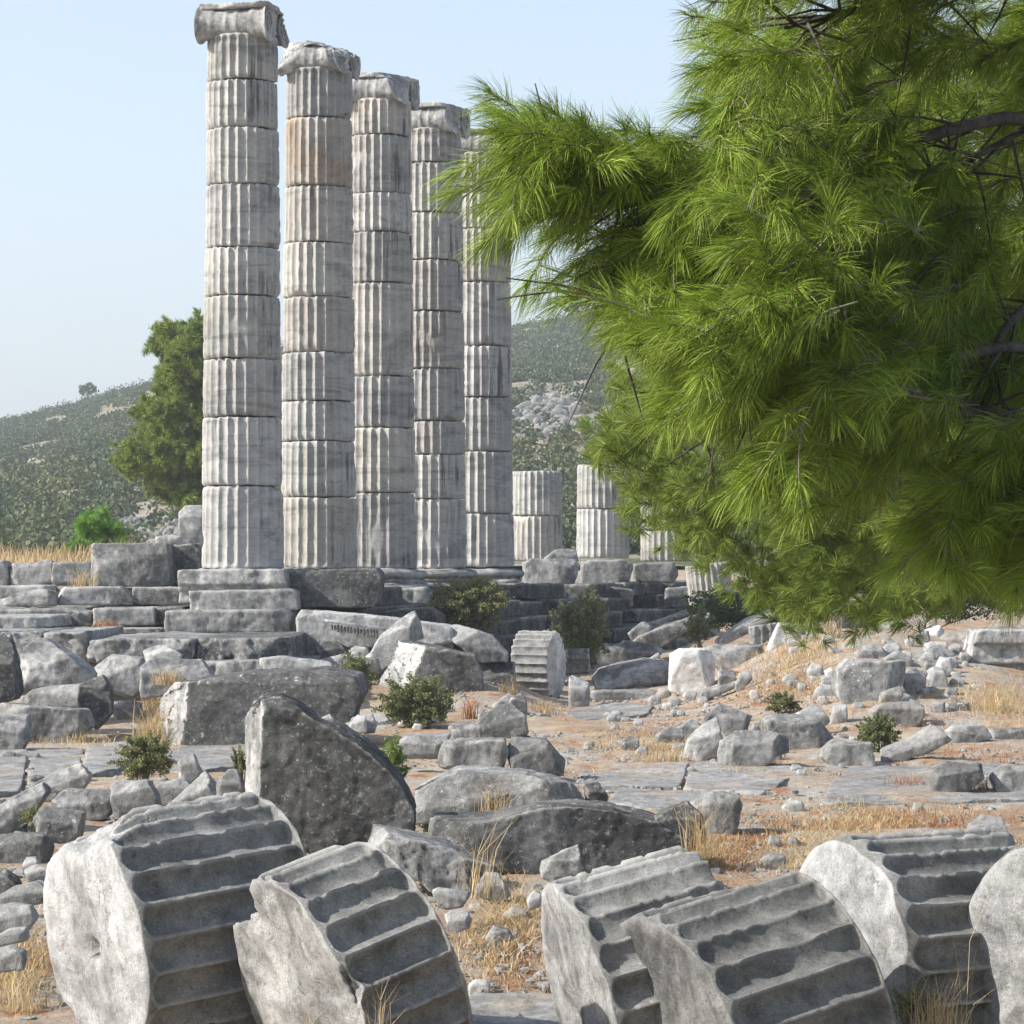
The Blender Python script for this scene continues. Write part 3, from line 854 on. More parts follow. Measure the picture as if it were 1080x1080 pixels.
def volute_capital(o, seed, parent, tint, damage=(), rs=1.0):
    """Ionic capital: two bolsters across, scroll faces outwards, slab on top; +x = outward (scroll) side"""
    mb = MB(); r = np.random.default_rng(seed)
    # echinus
    k = 48; th = np.arange(k) * 2 * np.pi / k
    prof = [(.0, .0), (.50, .0), (.56, .03), (.585, .075), (.56, .12), (.50, .14), (.50, .30), (0, .30)]
    for i, (rr, zz) in enumerate(prof):
        pass
    ring = np.array([[(rr * math.cos(t), rr * math.sin(t), zz) for t in th] for rr, zz in prof])
    n = len(prof); i = np.arange(n - 1)[:, None] * k; j = np.arange(k)[None]; j2 = (j + 1) % k
    mb.add(ring.reshape(-1, 3), np.stack([i + j, i + j2, i + k + j2, i + k + j], -1).reshape(-1, 4))
    # bolsters, axis along x
    nx = 44; xs = np.linspace(-.62, .62, nx)
    for sy in (-1, 1):
        rad = .205 + .06 * (np.abs(xs) / .62) ** 2.2
        rad += .018 * (np.abs(np.abs(xs) - .09) < .035) + .012 * (np.abs(np.abs(xs) - .36) < .03)
        rad += .02 * (np.abs(xs) > .575)
        tt = np.arange(40) * 2 * np.pi / 40
        X, T = np.meshgrid(xs, tt, indexing='ij'); Rr = np.broadcast_to(rad[:, None], X.shape)
        P = np.stack([X, sy * .40 + np.cos(T) * Rr, .17 + np.sin(T) * Rr], -1).reshape(-1, 3)
        P += vec_noise(P * 5 + seed, 3, seed + sy) * .012
        i = np.arange(nx - 1)[:, None] * 40; j = np.arange(40)[None]; j2 = (j + 1) % 40
        mb.add(P, np.stack([i + j, i + j2, i + 40 + j2, i + 40 + j], -1).reshape(-1, 4))
        for e in (0, nx - 1):
            c = P.reshape(nx, 40, 3)[e].mean(0)
            ring = P.reshape(nx, 40, 3)[e]
            s = -1 if e == 0 else 1
            # spiral relief on the scroll face
            rings = [ring, c + (ring - c) * .86 + np.array([-.025 * s, 0, 0]), c + (ring - c) * .12 + np.array([-.03 * s, 0, 0])]
            V = np.concatenate(rings + [c[None] - np.array([[.03 * s, 0, 0]])]); j = np.arange(40); j2 = (j + 1) % 40
            Q = np.concatenate([np.stack([a * 40 + j, a * 40 + j2, a * 40 + 40 + j2, a * 40 + 40 + j], -1) for a in range(2)])
            T3 = np.stack([80 + j, 80 + j2, np.full(40, 120)], -1)
            mb.add(V, Q, T3)
            ph = np.linspace(0, 5 * np.pi, 70); rr = (.20 * np.exp(-ph * .13))
            sp = np.stack([np.full(70, c[0] - .012 * s), c[1] + sy * rr * np.cos(ph), c[2] + rr * np.sin(ph)], 1)
            mb.tube(sp, np.linspace(.016, .008, 70), 5)
    # channel block and top slab
    p, Q = rock([(-.56, -.14), (.56, -.14), (.58, .15), (-.58, .15)], .8, .04, seed + 3, (), 3, .01, 40, (.93, 1))
    mb.add(p + np.array([0, 0, .26]), Q)
    p, Q = rock([(-.64, -.045), (.64, -.045), (.66, .04), (-.66, .05)], 1.24, .04, seed + 4, (), 6, .012, 36, (.9, 1))
    mb.add(p + np.array([0, 0, .415]), Q)
    V = np.concatenate(mb.V)
    if damage:
        c = np.array([0, 0, .2]); g = np.ones(len(V)); nz = fbm(V * 4 + seed, 3, seed) * .05
        for nv, d in damage:
            nv = np.array(nv, float); nv /= np.linalg.norm(nv)
            g = np.maximum(g, np.maximum((V - c) @ nv, 1e-6) / (d + nz))
        V = c + (V - c) / g[:, None]
    V = V + vec_noise(V * 9 + seed, 3, seed + 8) * .006
    V = V * np.array([.86, .86, .95]) * rs
    me = mesh_np('capital', V, np.concatenate(mb.Q), np.concatenate(mb.T), mats=[M['lichen'] if False else M['pale']])
    c = link('capital', me, parent, o, tint); c.rotation_euler = (0, 0, math.atan2(ED[1], ED[0]))
    return c

def standing_column(label, X, Y, base_py, cuts, seed, r_bot=.645, taper=.0115, cap=None, base=True, ochre=(), tint=1.0, tilt=(0, 0), group='standing fluted columns', capdmg=()):
    """cuts: photo rows of the drum joints from the foot upward"""
    r = np.random.default_rng(seed)
    z0 = CZ - (base_py - HY) / F * Y
    root = empty('standing_column', (X, Y, z0), label, 'column', group)
    root.rotation_euler = (tilt[0], tilt[1], 0)
    zs = [CZ - (c - HY) / F * Y - z0 for c in cuts]
    roll = r.uniform(0, .26)
    for k, (a, b) in enumerate(zip(zs[:-1], zs[1:])):
        gap = .02
        R0 = r_bot - taper * a; R1 = r_bot - taper * b
        pl = []
        if r.random() < .45:
            th = r.uniform(-2.9, .2); s = r.choice([-1, 1])
            pl.append(((math.cos(th), math.sin(th), s * r.uniform(.8, 1.6)), math.hypot(R0 * .86, (b - a) * .46) * r.uniform(.97, 1.06)))
        V, Q, T, mi = drum_mesh(R0, R1, b - a - gap, seed * 31 + k, sub=10, rows=18, depth=.056, stop0=.07 if (k == 0 and base) else 0,
                                stop1=.06 if (k == len(zs) - 2 and cap) else 0, wear=.015, endn=.014, planes=pl, noise=.003)
        mi = np.zeros_like(mi)
        oc = k in ochre
        tn = r.uniform(.82, 1.1) * tint
        wm = .94 if r.random() < .15 else 1.0
        d = link('drum', mesh_np('drum', V, Q, T, mats=[M['column_ochre' if oc else 'column']], midx=mi), root,
                 (r.normal(0, .008), r.normal(0, .008), a + gap * .5), (tn, tn * (.5 + .5 * wm), tn * wm * r.uniform(.97, 1.01)))
        d.rotation_euler = (0, 0, roll + r.normal(0, .035))
        if oc: d['label'] = 'drum with a rusty ochre stain'
    if base:
        k = 72; th = np.arange(k) * 2 * np.pi / k
        prof = [(0, 0), (.66, 0), (.70, -.02), (.80, -.035), (.845, -.075), (.84, -.12), (.80, -.15), (.765, -.165), (.755, -.185), (.80, -.20), (.80, -.215),
                (.76, -.235), (.775, -.255), (.84, -.27), (.84, -.30), (0, -.30)]
        ring = np.array([[(a * math.cos(t), a * math.sin(t), b) for t in th] for a, b in prof]).reshape(-1, 3)
        ring = ring + vec_noise(ring * 4 + seed, 3, seed + 2) * .022
        n = len(prof); i = np.arange(n - 1)[:, None] * k; j = np.arange(k)[None]; j2 = (j + 1) % k
        link('base', mesh_np('base', ring, np.stack([i + j, i + k + j, i + k + j2, i + j2], -1).reshape(-1, 4), mats=[M['stone']]), root)
    if cap:
        volute_capital((0, 0, zs[-1] - .01), seed + 50, root, 1.0, capdmg, cap * 1.07)
    return root

C1 = [600, 513, 441, 380, 314, 263, 197, 138, 88, 40]
C2 = [600, 525, 466, 424, 373, 315, 258, 199, 127, 75]
C3 = [600, 520, 452, 398, 300, 247, 206, 145, 107]
C4 = [600, 527, 480, 445, 390, 330, 276, 226, 174, 138]
C5 = [598, 542, 477, 420, 366, 299, 243, 205, 163]
for k, (cx, cuts, lab, oc, cp, dm) in enumerate([
    (256, C1, 'tallest looking column on the left with a scroll capital, nearest to the viewer', (), 1.0, [((1, .35, .5), .66)]),
    (336, C2, 'second column of the row, with an ochre stained drum and a lumpy broken capital', (7,), .97, [((.8, -.6, .5), .60), ((-.5, -.7, .75), .50), ((.35, -.1, 1), .27)]),
    (401, C3, 'third column of the row, its capital broken to a sloping block', (), .98, [((.85, -.4, .75), .46), ((.1, -1, .5), .58)]),
    (456, C4, 'fourth column of the row, its scroll capital touching the pine branches', (), 1.0, [((1, -.2, .3), .55)]),
    (508, C5, 'fifth column of the row, its top hidden behind the pine branches', (), 1.0, [])]):
    p = col_place(k)
    Y = p[1]; X = (cx - CX) / F * Y
    standing_column(lab, X, Y, 600, cuts, 10 + k, ochre=oc, cap=cp, capdmg=dm)
standing_column('short two drum column stump right beside the fifth tall column', (566 - CX) / F * 77, 77, 592, [592, 544, 497], 21, base=False, group='column stumps at the back')
standing_column('short column stump of two drums partly behind hanging pine needles', (636 - CX) / F * 75, 75, 589, [589, 537, 490], 22, base=False, group='column stumps at the back')
standing_column('column stump mostly hidden by pine foliage, rightmost of the standing stumps', (704 - CX) / F * 73.5, 73.5, 592, [592, 560, 520, 478], 23, base=False, group='column stumps at the back')
standing_column('leaning fluted drum low beside the platform end under the pine', (752 - CX) / F * 66, 66, 637, [637, 594], 24, r_bot=.5, base=False, tilt=(0, -.12), group='column stumps at the back')

# ------------------------------------------------------------------ temple platform
plat = empty('temple_platform', (ROW0[0], ROW0[1], .3), 'stepped grey marble temple platform under the row of columns', 'temple platform')
PO = np.array([ROW0[0], ROW0[1], .3])
def rowpt(t, e, z): 
    q = ROW0 + RD * t + ED * e
    return np.array([q[0], q[1], z])
yaw = math.atan2(ED[1], ED[0])
rr_ = np.random.default_rng(4)
def pblock(name, t, e, ztop, lt, we, h, mat, tint=1.0, **kw):
    return rock_at(name, rowpt(t, e, ztop - h / 2) - PO, (we, lt, h), yaw, mat, tint, plat, **kw)
# core
pblock('core', 17.5, -4.0, 1.62, 34.6, 9.9, 1.5, 'stone', .9, chips=0, res=.2)
pblock('floor', 18.5, -3.6, 1.79, 32.0, 9.0, .2, 'pale', .8, chips=0, res=.2)
# side steps, their shade deepened through the dark stone colour
for ci, (e, zt, h, lo) in enumerate([(1.35, 1.79, .30, 1.5), (1.8, 1.5, .29, .6), (2.25, 1.22, .30, 3.0), (2.7, .93, .29, 6.0), (3.15, .65, .30, 9.0)]):
    t = lo
    while t < 33:
        l = rr_.uniform(1.3, 2.3)
        if rr_.random() < .87:
            pblock('step_block', t + l / 2, e - .5 + rr_.normal(0, .09), zt + rr_.normal(0, .012), l - .015, 1.0, h - .006, 'dark', rr_.uniform(.55, .95),
                   tilt=(rr_.normal(0, .014), rr_.normal(0, .03)), chips=5, res=.055, rough=.012)
        t += l
# plinth blocks under the columns
for k in range(1, 5):
    p = col_place(k)
    pblock('plinth', 3.53 * k, 0.05, 1.80 + .005, 1.75, 1.8, .26, 'stone', .9, chips=4)
# front pieces left of the first column
def pp(name, poly, Y, mat='stone', **kw):
    kw.setdefault('tf', 0); kw.setdefault('lf', 0); kw.setdefault('rf', 0)
    o = poly_stone(name, poly, mat, Y=Y, **kw)
    o.location = Vector(o.location) - Vector(PO); o.parent = plat
    return o
def bands(lines, dy):
    def f(p, Yc, lines=lines):
        fr = p[:, 1] < -.1
        for zl in lines:
            p[:, 1] += fr * dy * sstep(zl + .012, zl - .012, p[:, 2]) - fr * 0
            p[:, 1] += fr * .03 * np.exp(-((p[:, 2] - zl) / .012) ** 2)
        return p
    return f
kw = dict(chips=5, rough=.007, k=130, chip_in=(.9, 1.0))
pp('base_block', [(193, 601), (306, 600), (307, 634), (193, 636)], 47.75, 'pale', depth=1.7, post=bands([.0, -.08], .05), tint=.9, **kw)
pp('base_block', [(203, 623), (311, 621), (316, 624), (318, 643), (203, 645)], 47.3, 'pale', depth=1.6, tint=.8, **kw)
pp('base_block', [(180, 643), (300, 642), (309, 645), (309, 667), (181, 667)], 46.9, 'pale', depth=1.7, tint=.72, **kw)
pp('base_block', [(304, 601), (400, 599), (405, 606), (400, 634), (394, 640), (300, 640)], 48.3, 'dark', depth=1.3, tint=1.1, **kw)  # shade of this side put into the stone colour
pp('base_block', [(404, 622), (450, 619), (456, 624), (452, 639), (404, 639)], 53.4, 'stone', depth=1.2, **kw)
pp('base_block', [(500, 612), (545, 611), (555, 617), (552, 628), (498, 628)], 61.2, 'stone', depth=1.2, **kw)
pp('base_block', [(318, 650), (455, 640), (470, 650), (460, 684), (318, 684)], 49.6, 'dark', depth=1.0, tint=.8, **kw)
pp('step_block', [(112, 661), (178, 661), (178, 668), (112, 669)], 47.6, 'pale', depth=1.4, tint=.8, **kw)
pp('step_block', [(105, 641), (167, 640), (169, 659), (105, 660)], 47.9, 'stone', depth=1.4, tint=1.1, **kw)
pp('step_block', [(167, 640), (199, 639), (199, 659), (168, 659)], 48.1, 'dark', depth=1.3, **kw)
pp('step_block', [(-40, 643), (70, 641), (104, 645), (104, 660), (-40, 662)], 48.1, 'stone', depth=1.4, **kw)
pp('step_block', [(-30, 649), (67, 648), (70, 661), (-30, 664)], 46.2, 'pale', depth=2.4, tint=.95, **kw)
pp('step_block', [(-60, 664), (66, 663), (68, 690), (-60, 692)], 43.8, 'stone', depth=4.2, **kw)
pp('step_block', [(68, 664), (112, 663), (113, 684), (112, 697), (70, 697)], 43.4, 'pale', depth=4.2, tint=.8, **kw)
pp('step_block', [(112, 672), (168, 669), (220, 671), (222, 694), (112, 695)], 43.0, 'stone', depth=4.2, **kw)
pp('step_block', [(221, 670), (316, 669), (318, 692), (222, 694)], 43.0, 'dark', depth=4.2, tint=1.2, **kw)
pp('step_block', [(184, 697), (260, 694), (330, 694), (330, 712), (184, 712)], 42.2, 'stone', depth=2.5, **kw)

# blocks standing on the platform
def S(name, label, cat, poly, mat='stone', group=None, **kw):
    o = poly_stone(name, poly, mat, **kw)
    return tag(o, label, cat, group)
G1 = 'wall blocks on the left terrace'
S('wall_block', 'low wall block at the left edge of the photo, under tall dry grass', 'stone block', [(-40, 592), (11, 591), (12, 618), (-40, 618)], Y=53.5, group=G1, tf=0, rf=0, lf=0)
S('wall_block', 'middle one of three low wall blocks with a rounded top', 'stone block', [(12, 594), (40, 593), (50, 590), (57, 592), (57, 618), (12, 618)], Y=53.5, group=G1, tf=.8, rf=0, lf=0)
S('wall_block', 'low wall block touching the big square terrace block', 'stone block', [(57, 592), (97, 591), (99, 617), (57, 618)], Y=53.4, group=G1, tf=.85, rf=0, lf=0)
S('wall_block', 'big square terrace block with pale diagonal scar, left of the tall column', 'stone block', [(99, 576), (102, 573), (180, 573), (182, 618), (104, 619), (99, 612)], Y=50.5, group=G1, tint=1.05, tf=0, rf=0, lf=.9, depth=1.2)
S('wall_block', 'dark streaked block between the square terrace block and tall column', 'stone block', [(178, 575), (212, 573), (213, 620), (178, 620)], 'dark', Y=51.3, group=G1, tint=1.3, tf=0, rf=0, lf=0)
S('wall_block', 'rounded pale stump of stone standing behind the tall column foot', 'stone block', [(189, 540), (195, 533), (214, 532), (216, 574), (190, 574)], 'pale', Y=54, group=G1, lf=.85, rf=0)
S('wall_block', 'small pale slab end below the rounded pale stump', 'stone block', [(164, 566), (180, 564), (192, 566), (192, 575), (164, 575)], 'pale', Y=53.5, group=G1)
S('stone_slab', 'long pale slab beneath the big square terrace block', 'stone slab', [(60, 621), (64, 619), (140, 619), (141, 638), (61, 638)], 'pale', Y=49.3, tint=.95, tf=0, rf=0, lf=.95)
S('stone_slab', 'dark streaked slab continuing the pale terrace slab towards the column', 'stone slab', [(141, 619), (190, 619), (191, 638), (141, 638)], 'dark', Y=49.4, tint=1.4, tf=0, rf=0, lf=0)
S('rock', 'wedge shaped rock on the terrace left of the long pale slab', 'rock', [(4, 632), (20, 625), (45, 621), (60, 624), (61, 639), (5, 641)], Y=49.0, rf=.8)
S('stone_slab', 'pale plastered strip of terrace under the low wall blocks', 'stone slab', [(-30, 618), (58, 617), (60, 630), (-30, 632)], 'pale', Y=51.5, tf=0, rf=0, lf=0)
S('marble_block', 'large broken block on the platform right of the fifth column', 'stone block', [(551, 594), (560, 589), (606, 590), (612, 596), (602, 622), (586, 627), (558, 627), (552, 612)], Y=67, rf=.8, tf=0, group='blocks on the platform')
S('marble_block', 'squared grey block on the platform in front of the partly hidden stump', 'stone block', [(612, 592), (655, 590), (668, 595), (662, 618), (650, 621), (612, 618)], Y=69, rf=.85, tf=0, group='blocks on the platform')
S('marble_block', 'dark block on the platform beneath the foliage hidden stump', 'stone block', [(668, 594), (712, 593), (716, 606), (710, 615), (669, 614)], 'stone', Y=70, tint=.8, tf=0, group='blocks on the platform')
S('boulder', 'rounded boulder on the platform between two column stumps', 'rock', [(572, 590), (585, 580), (600, 578), (608, 582), (610, 592), (574, 593)], Y=71, tint=.8, group='blocks on the platform')
S('marble_block', 'dark jagged block in the steps behind the olive bush', 'stone block', [(590, 619), (640, 618), (668, 622), (668, 640), (590, 640)], 'dark', Y=66.5, tf=0)
S('marble_block', 'low row stone on the platform edge near the leaning drum', 'stone block', [(700, 620), (728, 618), (732, 630), (700, 632)], Y=70, tf=0)
# ------------------------------------------------------------------ fallen drums in front
fallen_drum('biggest fallen drum at lower left, pale end with a square dowel hole', 100, 1001, 15.2, (.86, .49, .12), .645, .93, 301, roll=.1, rows=70, sub=14, stop0=.07, wear=.012,
            noise=.0015, face_rough=.008, hole=(.02, -.0, .045, .07), planes=[((-.55, -.1, .82), .64)], depth=.068, stop1=.015, tint=.95)
fallen_drum('broken fallen drum with a jagged white end, second from the left', 320, 1064, 14.3, (.83, .46, .31), .645, .53, 302, roll=.02, rows=64, sub=14, stop0=.05, wear=.014,
            noise=.0015, face_rough=.02, planes=[((-.93, -.1, .37), .50), ((-.75, -.6, -.25), .45)], depth=.068, stop1=.02, breakn=2.0, tint=.9, face='pale')
fallen_drum('tilted fallen drum at bottom centre behind another drum', 617, 1068, 14.9, (.93, .22, .25), .645, .70, 303, roll=.14, rows=60, sub=14, stop0=.055, wear=.012, noise=.0015, face_rough=.014, depth=.06, tint=.95, face='pale')
fallen_drum('dark fallen drum with white lichen dots, in front at bottom centre', 712, 1107, 14.3, (.87, .42, .23), .645, .80, 304, roll=.05, rows=64, sub=14, stop0=.06, wear=.014, noise=.002, face_rough=.016, tint=.72, depth=.056, face='stone', stop1=.02)
fallen_drum('fallen drum with rough white end and level flutes at lower right', 893, 1020, 15.4, (.92, .37, .03), .645, .9, 305, roll=.2, rows=64, sub=14, stop0=.10, wear=.025, noise=.002, face_rough=.014, depth=.07, tint=1.0)
fallen_drum('fallen drum cut by the right edge of the photo, pale ridged end', 1110, 1032, 14.6, (.84, .53, .1), .645, .8, 306, roll=.1, rows=60, sub=14, stop0=.08, wear=.02, noise=.002, face_rough=.03, tint=1.02)
fallen_drum('short drum slice standing on edge in the middle distance, dark end', 587, 703, 48.2, (-.95, .30, .02), .555, .60, 307, roll=.1, rows=30, sub=10, wear=.02, noise=.006, group='fallen column drums', tint=1.25)

# ------------------------------------------------------------------ loose blocks and rocks
L0 = dict(lf=0, rf=0)
# left foreground and middle
S('marble_block', 'tall dark lichen spotted block with pale left edge, behind the biggest drum', 'stone block',
  [(257, 840), (254, 800), (257, 762), (266, 745), (277, 735), (297, 734), (315, 742), (333, 757), (355, 766), (380, 781), (402, 799), (420, 820), (436, 850), (439, 882), (386, 905), (357, 914), (310, 884)],
  'dark', Y=22.4, depth=.8, tf=.93, lf=0, planes=[((-.95, -.30, .04), .77)], fresh=('pale', (-.95, -.3, .04), .8), rf=0, chips=5, chip_in=(.93, 1.0), rough=.014, tint=.95)  # left facet painted pale so that it reads as sunlit
S('marble_block', 'large dark block with smooth grey top, left of the tall dark block', 'stone block',
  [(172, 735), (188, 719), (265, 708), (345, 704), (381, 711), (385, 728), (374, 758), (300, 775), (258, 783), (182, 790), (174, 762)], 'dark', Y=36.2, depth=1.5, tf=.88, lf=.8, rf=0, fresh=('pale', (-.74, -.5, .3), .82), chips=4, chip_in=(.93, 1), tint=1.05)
S('stone_slab', 'pale flat slab lying on top of the large dark block', 'stone slab', [(274, 694), (300, 692), (352, 698), (352, 708), (275, 709)], 'pale', Y=37.6, tf=.8)
S('marble_block', 'dark upright block cut by the left edge of the photo', 'stone block', [(-30, 672), (10, 668), (17, 690), (20, 737), (-8, 746), (-30, 742)], 'dark', Y=37.6, **L0)
S('boulder', 'big sloping grey boulder beside the dark upright block at left', 'rock', [(19, 688), (34, 676), (46, 672), (75, 690), (102, 710), (98, 722), (37, 732), (21, 725)], 'stone', Y=40.5, tint=1.1, lf=.7)
S('boulder', 'dark round ended block leaning on the stacked slabs at left', 'rock', [(84, 722), (109, 711), (118, 724), (120, 750), (102, 770), (84, 748)], 'dark', Y=38.4, rf=0, tint=1.1)
S('stone_slab', 'flat grooved slab on top of the grey block at left', 'stone slab', [(20, 738), (35, 727), (60, 723), (86, 722), (97, 746), (22, 747)], 'stone', Y=39.2, lf=.8)
S('marble_block', 'grey block under the flat grooved slab at left', 'stone block', [(0, 743), (10, 740), (95, 744), (101, 764), (68, 782), (27, 782), (0, 770)], 'stone', tf=.75, tint=.95)
S('marble_block', 'small angular block at the left edge in front of the grey block', 'stone block', [(-20, 756), (29, 754), (31, 780), (18, 793), (-20, 791)], 'stone', rf=.8)
S('rock', 'pale cracked rock left of a smooth pale block, below the steps', 'rock', [(100, 704), (117, 690), (150, 694), (153, 725), (140, 738), (119, 731)], 'pale', Y=41.5, tint=.85)
S('rock', 'small pale stone behind the smooth pale block below the steps', 'rock', [(151, 686), (164, 681), (176, 680), (194, 690), (190, 699), (155, 700)], 'pale', Y=42.5)
S('marble_block', 'smooth pale block behind the large dark block', 'stone block', [(150, 704), (160, 692), (212, 696), (227, 716), (222, 728), (152, 736)], 'pale', Y=39.4, tint=.85)
S('marble_block', 'small block beside straw, left of the large dark block', 'stone block', [(118, 748), (125, 739), (150, 740), (148, 758), (127, 761)], 'stone', tint=1.1)
S('rock', 'small pointed grey stone left of the tall dark block', 'rock', [(188, 804), (197, 796), (204, 794), (213, 813), (206, 826), (194, 823)], 'stone', Y=29.5)
S('stone_slab', 'tilted slab with dark underside at the left edge', 'stone slab', [(-15, 858), (22, 836), (46, 824), (51, 834), (40, 850), (22, 866), (-15, 880)], 'stone', depth=.5, tint=.95)
S('rock', 'grey wedge shaped rock left of the green bush in the foreground', 'rock', [(30, 828), (58, 815), (86, 804), (97, 818), (92, 832), (53, 836)], 'stone', tint=1.1, Y=28.0)
S('rock', 'low rock with a dark hollow, in front of the wedge shaped rock', 'rock', [(53, 846), (68, 833), (118, 834), (127, 846), (114, 862), (80, 866), (56, 860)], 'lichen', rf=.8, Y=26.0)
S('rock', 'smooth grey rock in front of the green bush at left', 'rock', [(118, 829), (122, 826), (157, 822), (172, 846), (168, 862), (120, 862)], 'stone', Y=25.4, tint=1.1)
S('rock', 'grey stone right of the green bush, third in its row', 'rock', [(161, 829), (193, 820), (206, 831), (200, 850), (165, 850)], 'stone', Y=26.2, tint=1.05)
S('rock', 'sharp edged grey rock directly above the biggest drum', 'rock', [(181, 846), (200, 828), (216, 813), (231, 832), (228, 852), (183, 856)], 'stone', Y=25.0, tint=1.1)
S('rock', 'small stone wedged left of the tall dark block foot', 'rock', [(228, 826), (240, 812), (250, 812), (258, 832), (250, 850), (230, 848)], 'stone', Y=24.5)
S('rock', 'lichen covered rock above the biggest drum at left', 'rock', [(36, 862), (46, 850), (89, 858), (86, 884), (62, 890), (40, 880)], 'lichen', Y=23.2)
S('boulder', 'flat lichen boulder at the left edge beside the biggest drum', 'rock', [(-15, 884), (10, 879), (50, 880), (59, 890), (47, 912), (-15, 910)], 'lichen', tf=.7, tint=.85)
S('rock', 'small pale stone tucked behind the biggest drum edge', 'rock', [(25, 917), (36, 912), (53, 914), (54, 927), (32, 930)], 'pale', Y=19.6)
S('rock', 'dark angular stone near the left edge below the flat boulder', 'rock', [(-8, 925), (4, 916), (18, 926), (24, 937), (8, 944), (-8, 942)], 'dark', Y=19.5, tint=1.4)
S('rock', 'tilted grey stone left of the biggest drum, upper of three', 'rock', [(-10, 948), (14, 936), (38, 930), (54, 934), (50, 952), (-10, 958)], 'stone', Y=18.3)
S('rock', 'rounded grey stone left of the biggest drum, middle of three', 'rock', [(-12, 958), (12, 952), (33, 955), (40, 968), (30, 982), (-12, 982)], 'stone', Y=17.6)
S('rock', 'ochre tinted stone behind straw left of the biggest drum', 'rock', [(-6, 988), (8, 980), (28, 978), (30, 992), (-4, 998)], 'rubble', Y=17.0)
S('rock', 'grey stone at lower left behind straw, lowest of three', 'rock', [(-14, 1002), (10, 998), (27, 1004), (26, 1022), (-14, 1026)], 'stone', Y=16.6)
# centre foreground
S('marble_block', 'tilted grey block with dark end, right of the tall dark block', 'stone block', [(386, 898), (393, 873), (408, 874), (470, 890), (519, 913), (523, 928), (498, 936), (455, 936), (440, 922)], 'stone', Y=20.9, depth=.7, tf=.8, rf=.72, lf=0, fresh=('dark', (.8, -.58, 0), .8))  # right-facing end takes the dark stone colour
S('boulder', 'long dark smooth boulder lying across the centre foreground', 'rock',
  [(454, 882), (456, 858), (482, 861), (520, 860), (560, 850), (597, 847), (645, 850), (690, 862), (722, 878), (724, 894), (700, 902), (600, 918), (520, 918), (458, 900)], 'dark', Y=22.0, depth=.9, tf=.86, chips=5, chip_in=(.92, 1), tint=1.2, **L0)
S('rock', 'dark rounded rock at the right end of the long dark boulder', 'rock', [(690, 862), (706, 852), (725, 846), (742, 860), (743, 886), (722, 898), (698, 896)], 'dark', Y=22.2, tint=1.1)
S('marble_block', 'grey block with sunlit top, right of the long dark boulder', 'stone block', [(728, 846), (752, 835), (778, 837), (783, 848), (776, 874), (760, 881), (742, 872), (735, 858)], 'stone', tint=.95, tf=.7)
S('stone_slab', 'long slab crusted with white lichen behind the long dark boulder', 'stone slab', [(436, 858), (440, 832), (467, 820), (485, 812), (555, 814), (607, 824), (615, 833), (618, 848), (540, 856), (438, 864)], 'lichen', Y=25.3, depth=1.1, tf=.66, tint=1.15, **L0)
S('rock', 'small dark rock at the right end of the lichen crusted slab', 'rock', [(615, 827), (630, 824), (642, 840), (638, 850), (618, 850)], 'dark', Y=26.0, tint=1.3)
S('marble_block', 'grey block left in the row of three behind the lichen slab', 'stone block', [(415, 789), (422, 777), (442, 774), (475, 775), (465, 800), (420, 800)], 'stone', Y=31.5, tint=1.05)
S('marble_block', 'squared grey block in the middle of the row of three', 'stone block', [(461, 790), (466, 780), (532, 779), (536, 790), (531, 810), (482, 814), (463, 808)], 'stone', Y=30.6, tint=1.0, tf=.75, **L0)
S('boulder', 'dark block with white lichen top, right in the row of three', 'stone block', [(534, 792), (540, 778), (575, 780), (597, 802), (594, 817), (540, 814)], 'lichen', Y=30.6, tint=.75)
S('boulder', 'rounded lichen spotted boulder behind the row of three', 'rock', [(502, 762), (525, 745), (540, 742), (555, 755), (558, 772), (537, 781), (507, 778)], 'lichen', tint=.85)
S('stone_slab', 'thin flat slab left of the rounded lichen spotted boulder', 'stone slab', [(472, 767), (478, 763), (500, 760), (520, 770), (512, 779), (480, 778)], 'stone', tint=1.1)
S('rock', 'small rounded stone behind the rounded lichen spotted boulder', 'rock', [(534, 738), (550, 731), (556, 740), (556, 753), (540, 748)], 'dark', tint=1.5)
S('stone_slab', 'small sunlit slab beside the foot of the drum slice', 'stone slab', [(518, 744), (537, 731), (543, 735), (540, 746), (522, 750)], 'pale', tint=.85)
# blocks in front of the platform
def dentil_holder():
    o = S('carved_block', 'long pale carved block with a row of small dentils, in front of the columns', 'carved block',
          [(315, 652), (321, 643), (345, 644), (420, 652), (478, 660), (478, 684), (400, 683), (332, 681), (331, 691), (319, 692)], 'pale', Y=46.4, depth=1.0, tf=.9, lf=0, rf=0, chips=3, tint=1.15)
    mb = MB(); r = np.random.default_rng(3)
    oy = np.array(o.location)
    for k in range(15):
        px = 350 + k * 3.4; py = 661.5 + k * .52
        c = at(px, py, 46.05) - oy
        h = .055 * r.uniform(.6, 1.1); 
        p, Q = rock([(-.017, -h), (.017, -h), (.015, h), (-.015, h)], .16, .02, 900 + k, (), 2, .02, 30)
        mb.add(p + c, Q)
    link('dentil_row', mesh_np('dentil_row', np.concatenate(mb.V), np.concatenate(mb.Q), mats=[M['stone']]), o, tint=.8)
    mb = MB(); c1 = at(347, 656, 46.02) - oy; c2 = at(402, 665, 46.02) - oy
    p, Q = rock([(-.45, -.02), (.45, -.02), (.45, .02), (-.45, .02)], .2, .03, 950, (), 2, .01, 30)
    V = p.copy(); V[:, 2] += -V[:, 0] * .15; V += (c1 + c2) / 2 + np.array([0, .02, .02])
    link('fillet', mesh_np('fillet', V, Q, mats=[M['pale']]), o)
dentil_holder()
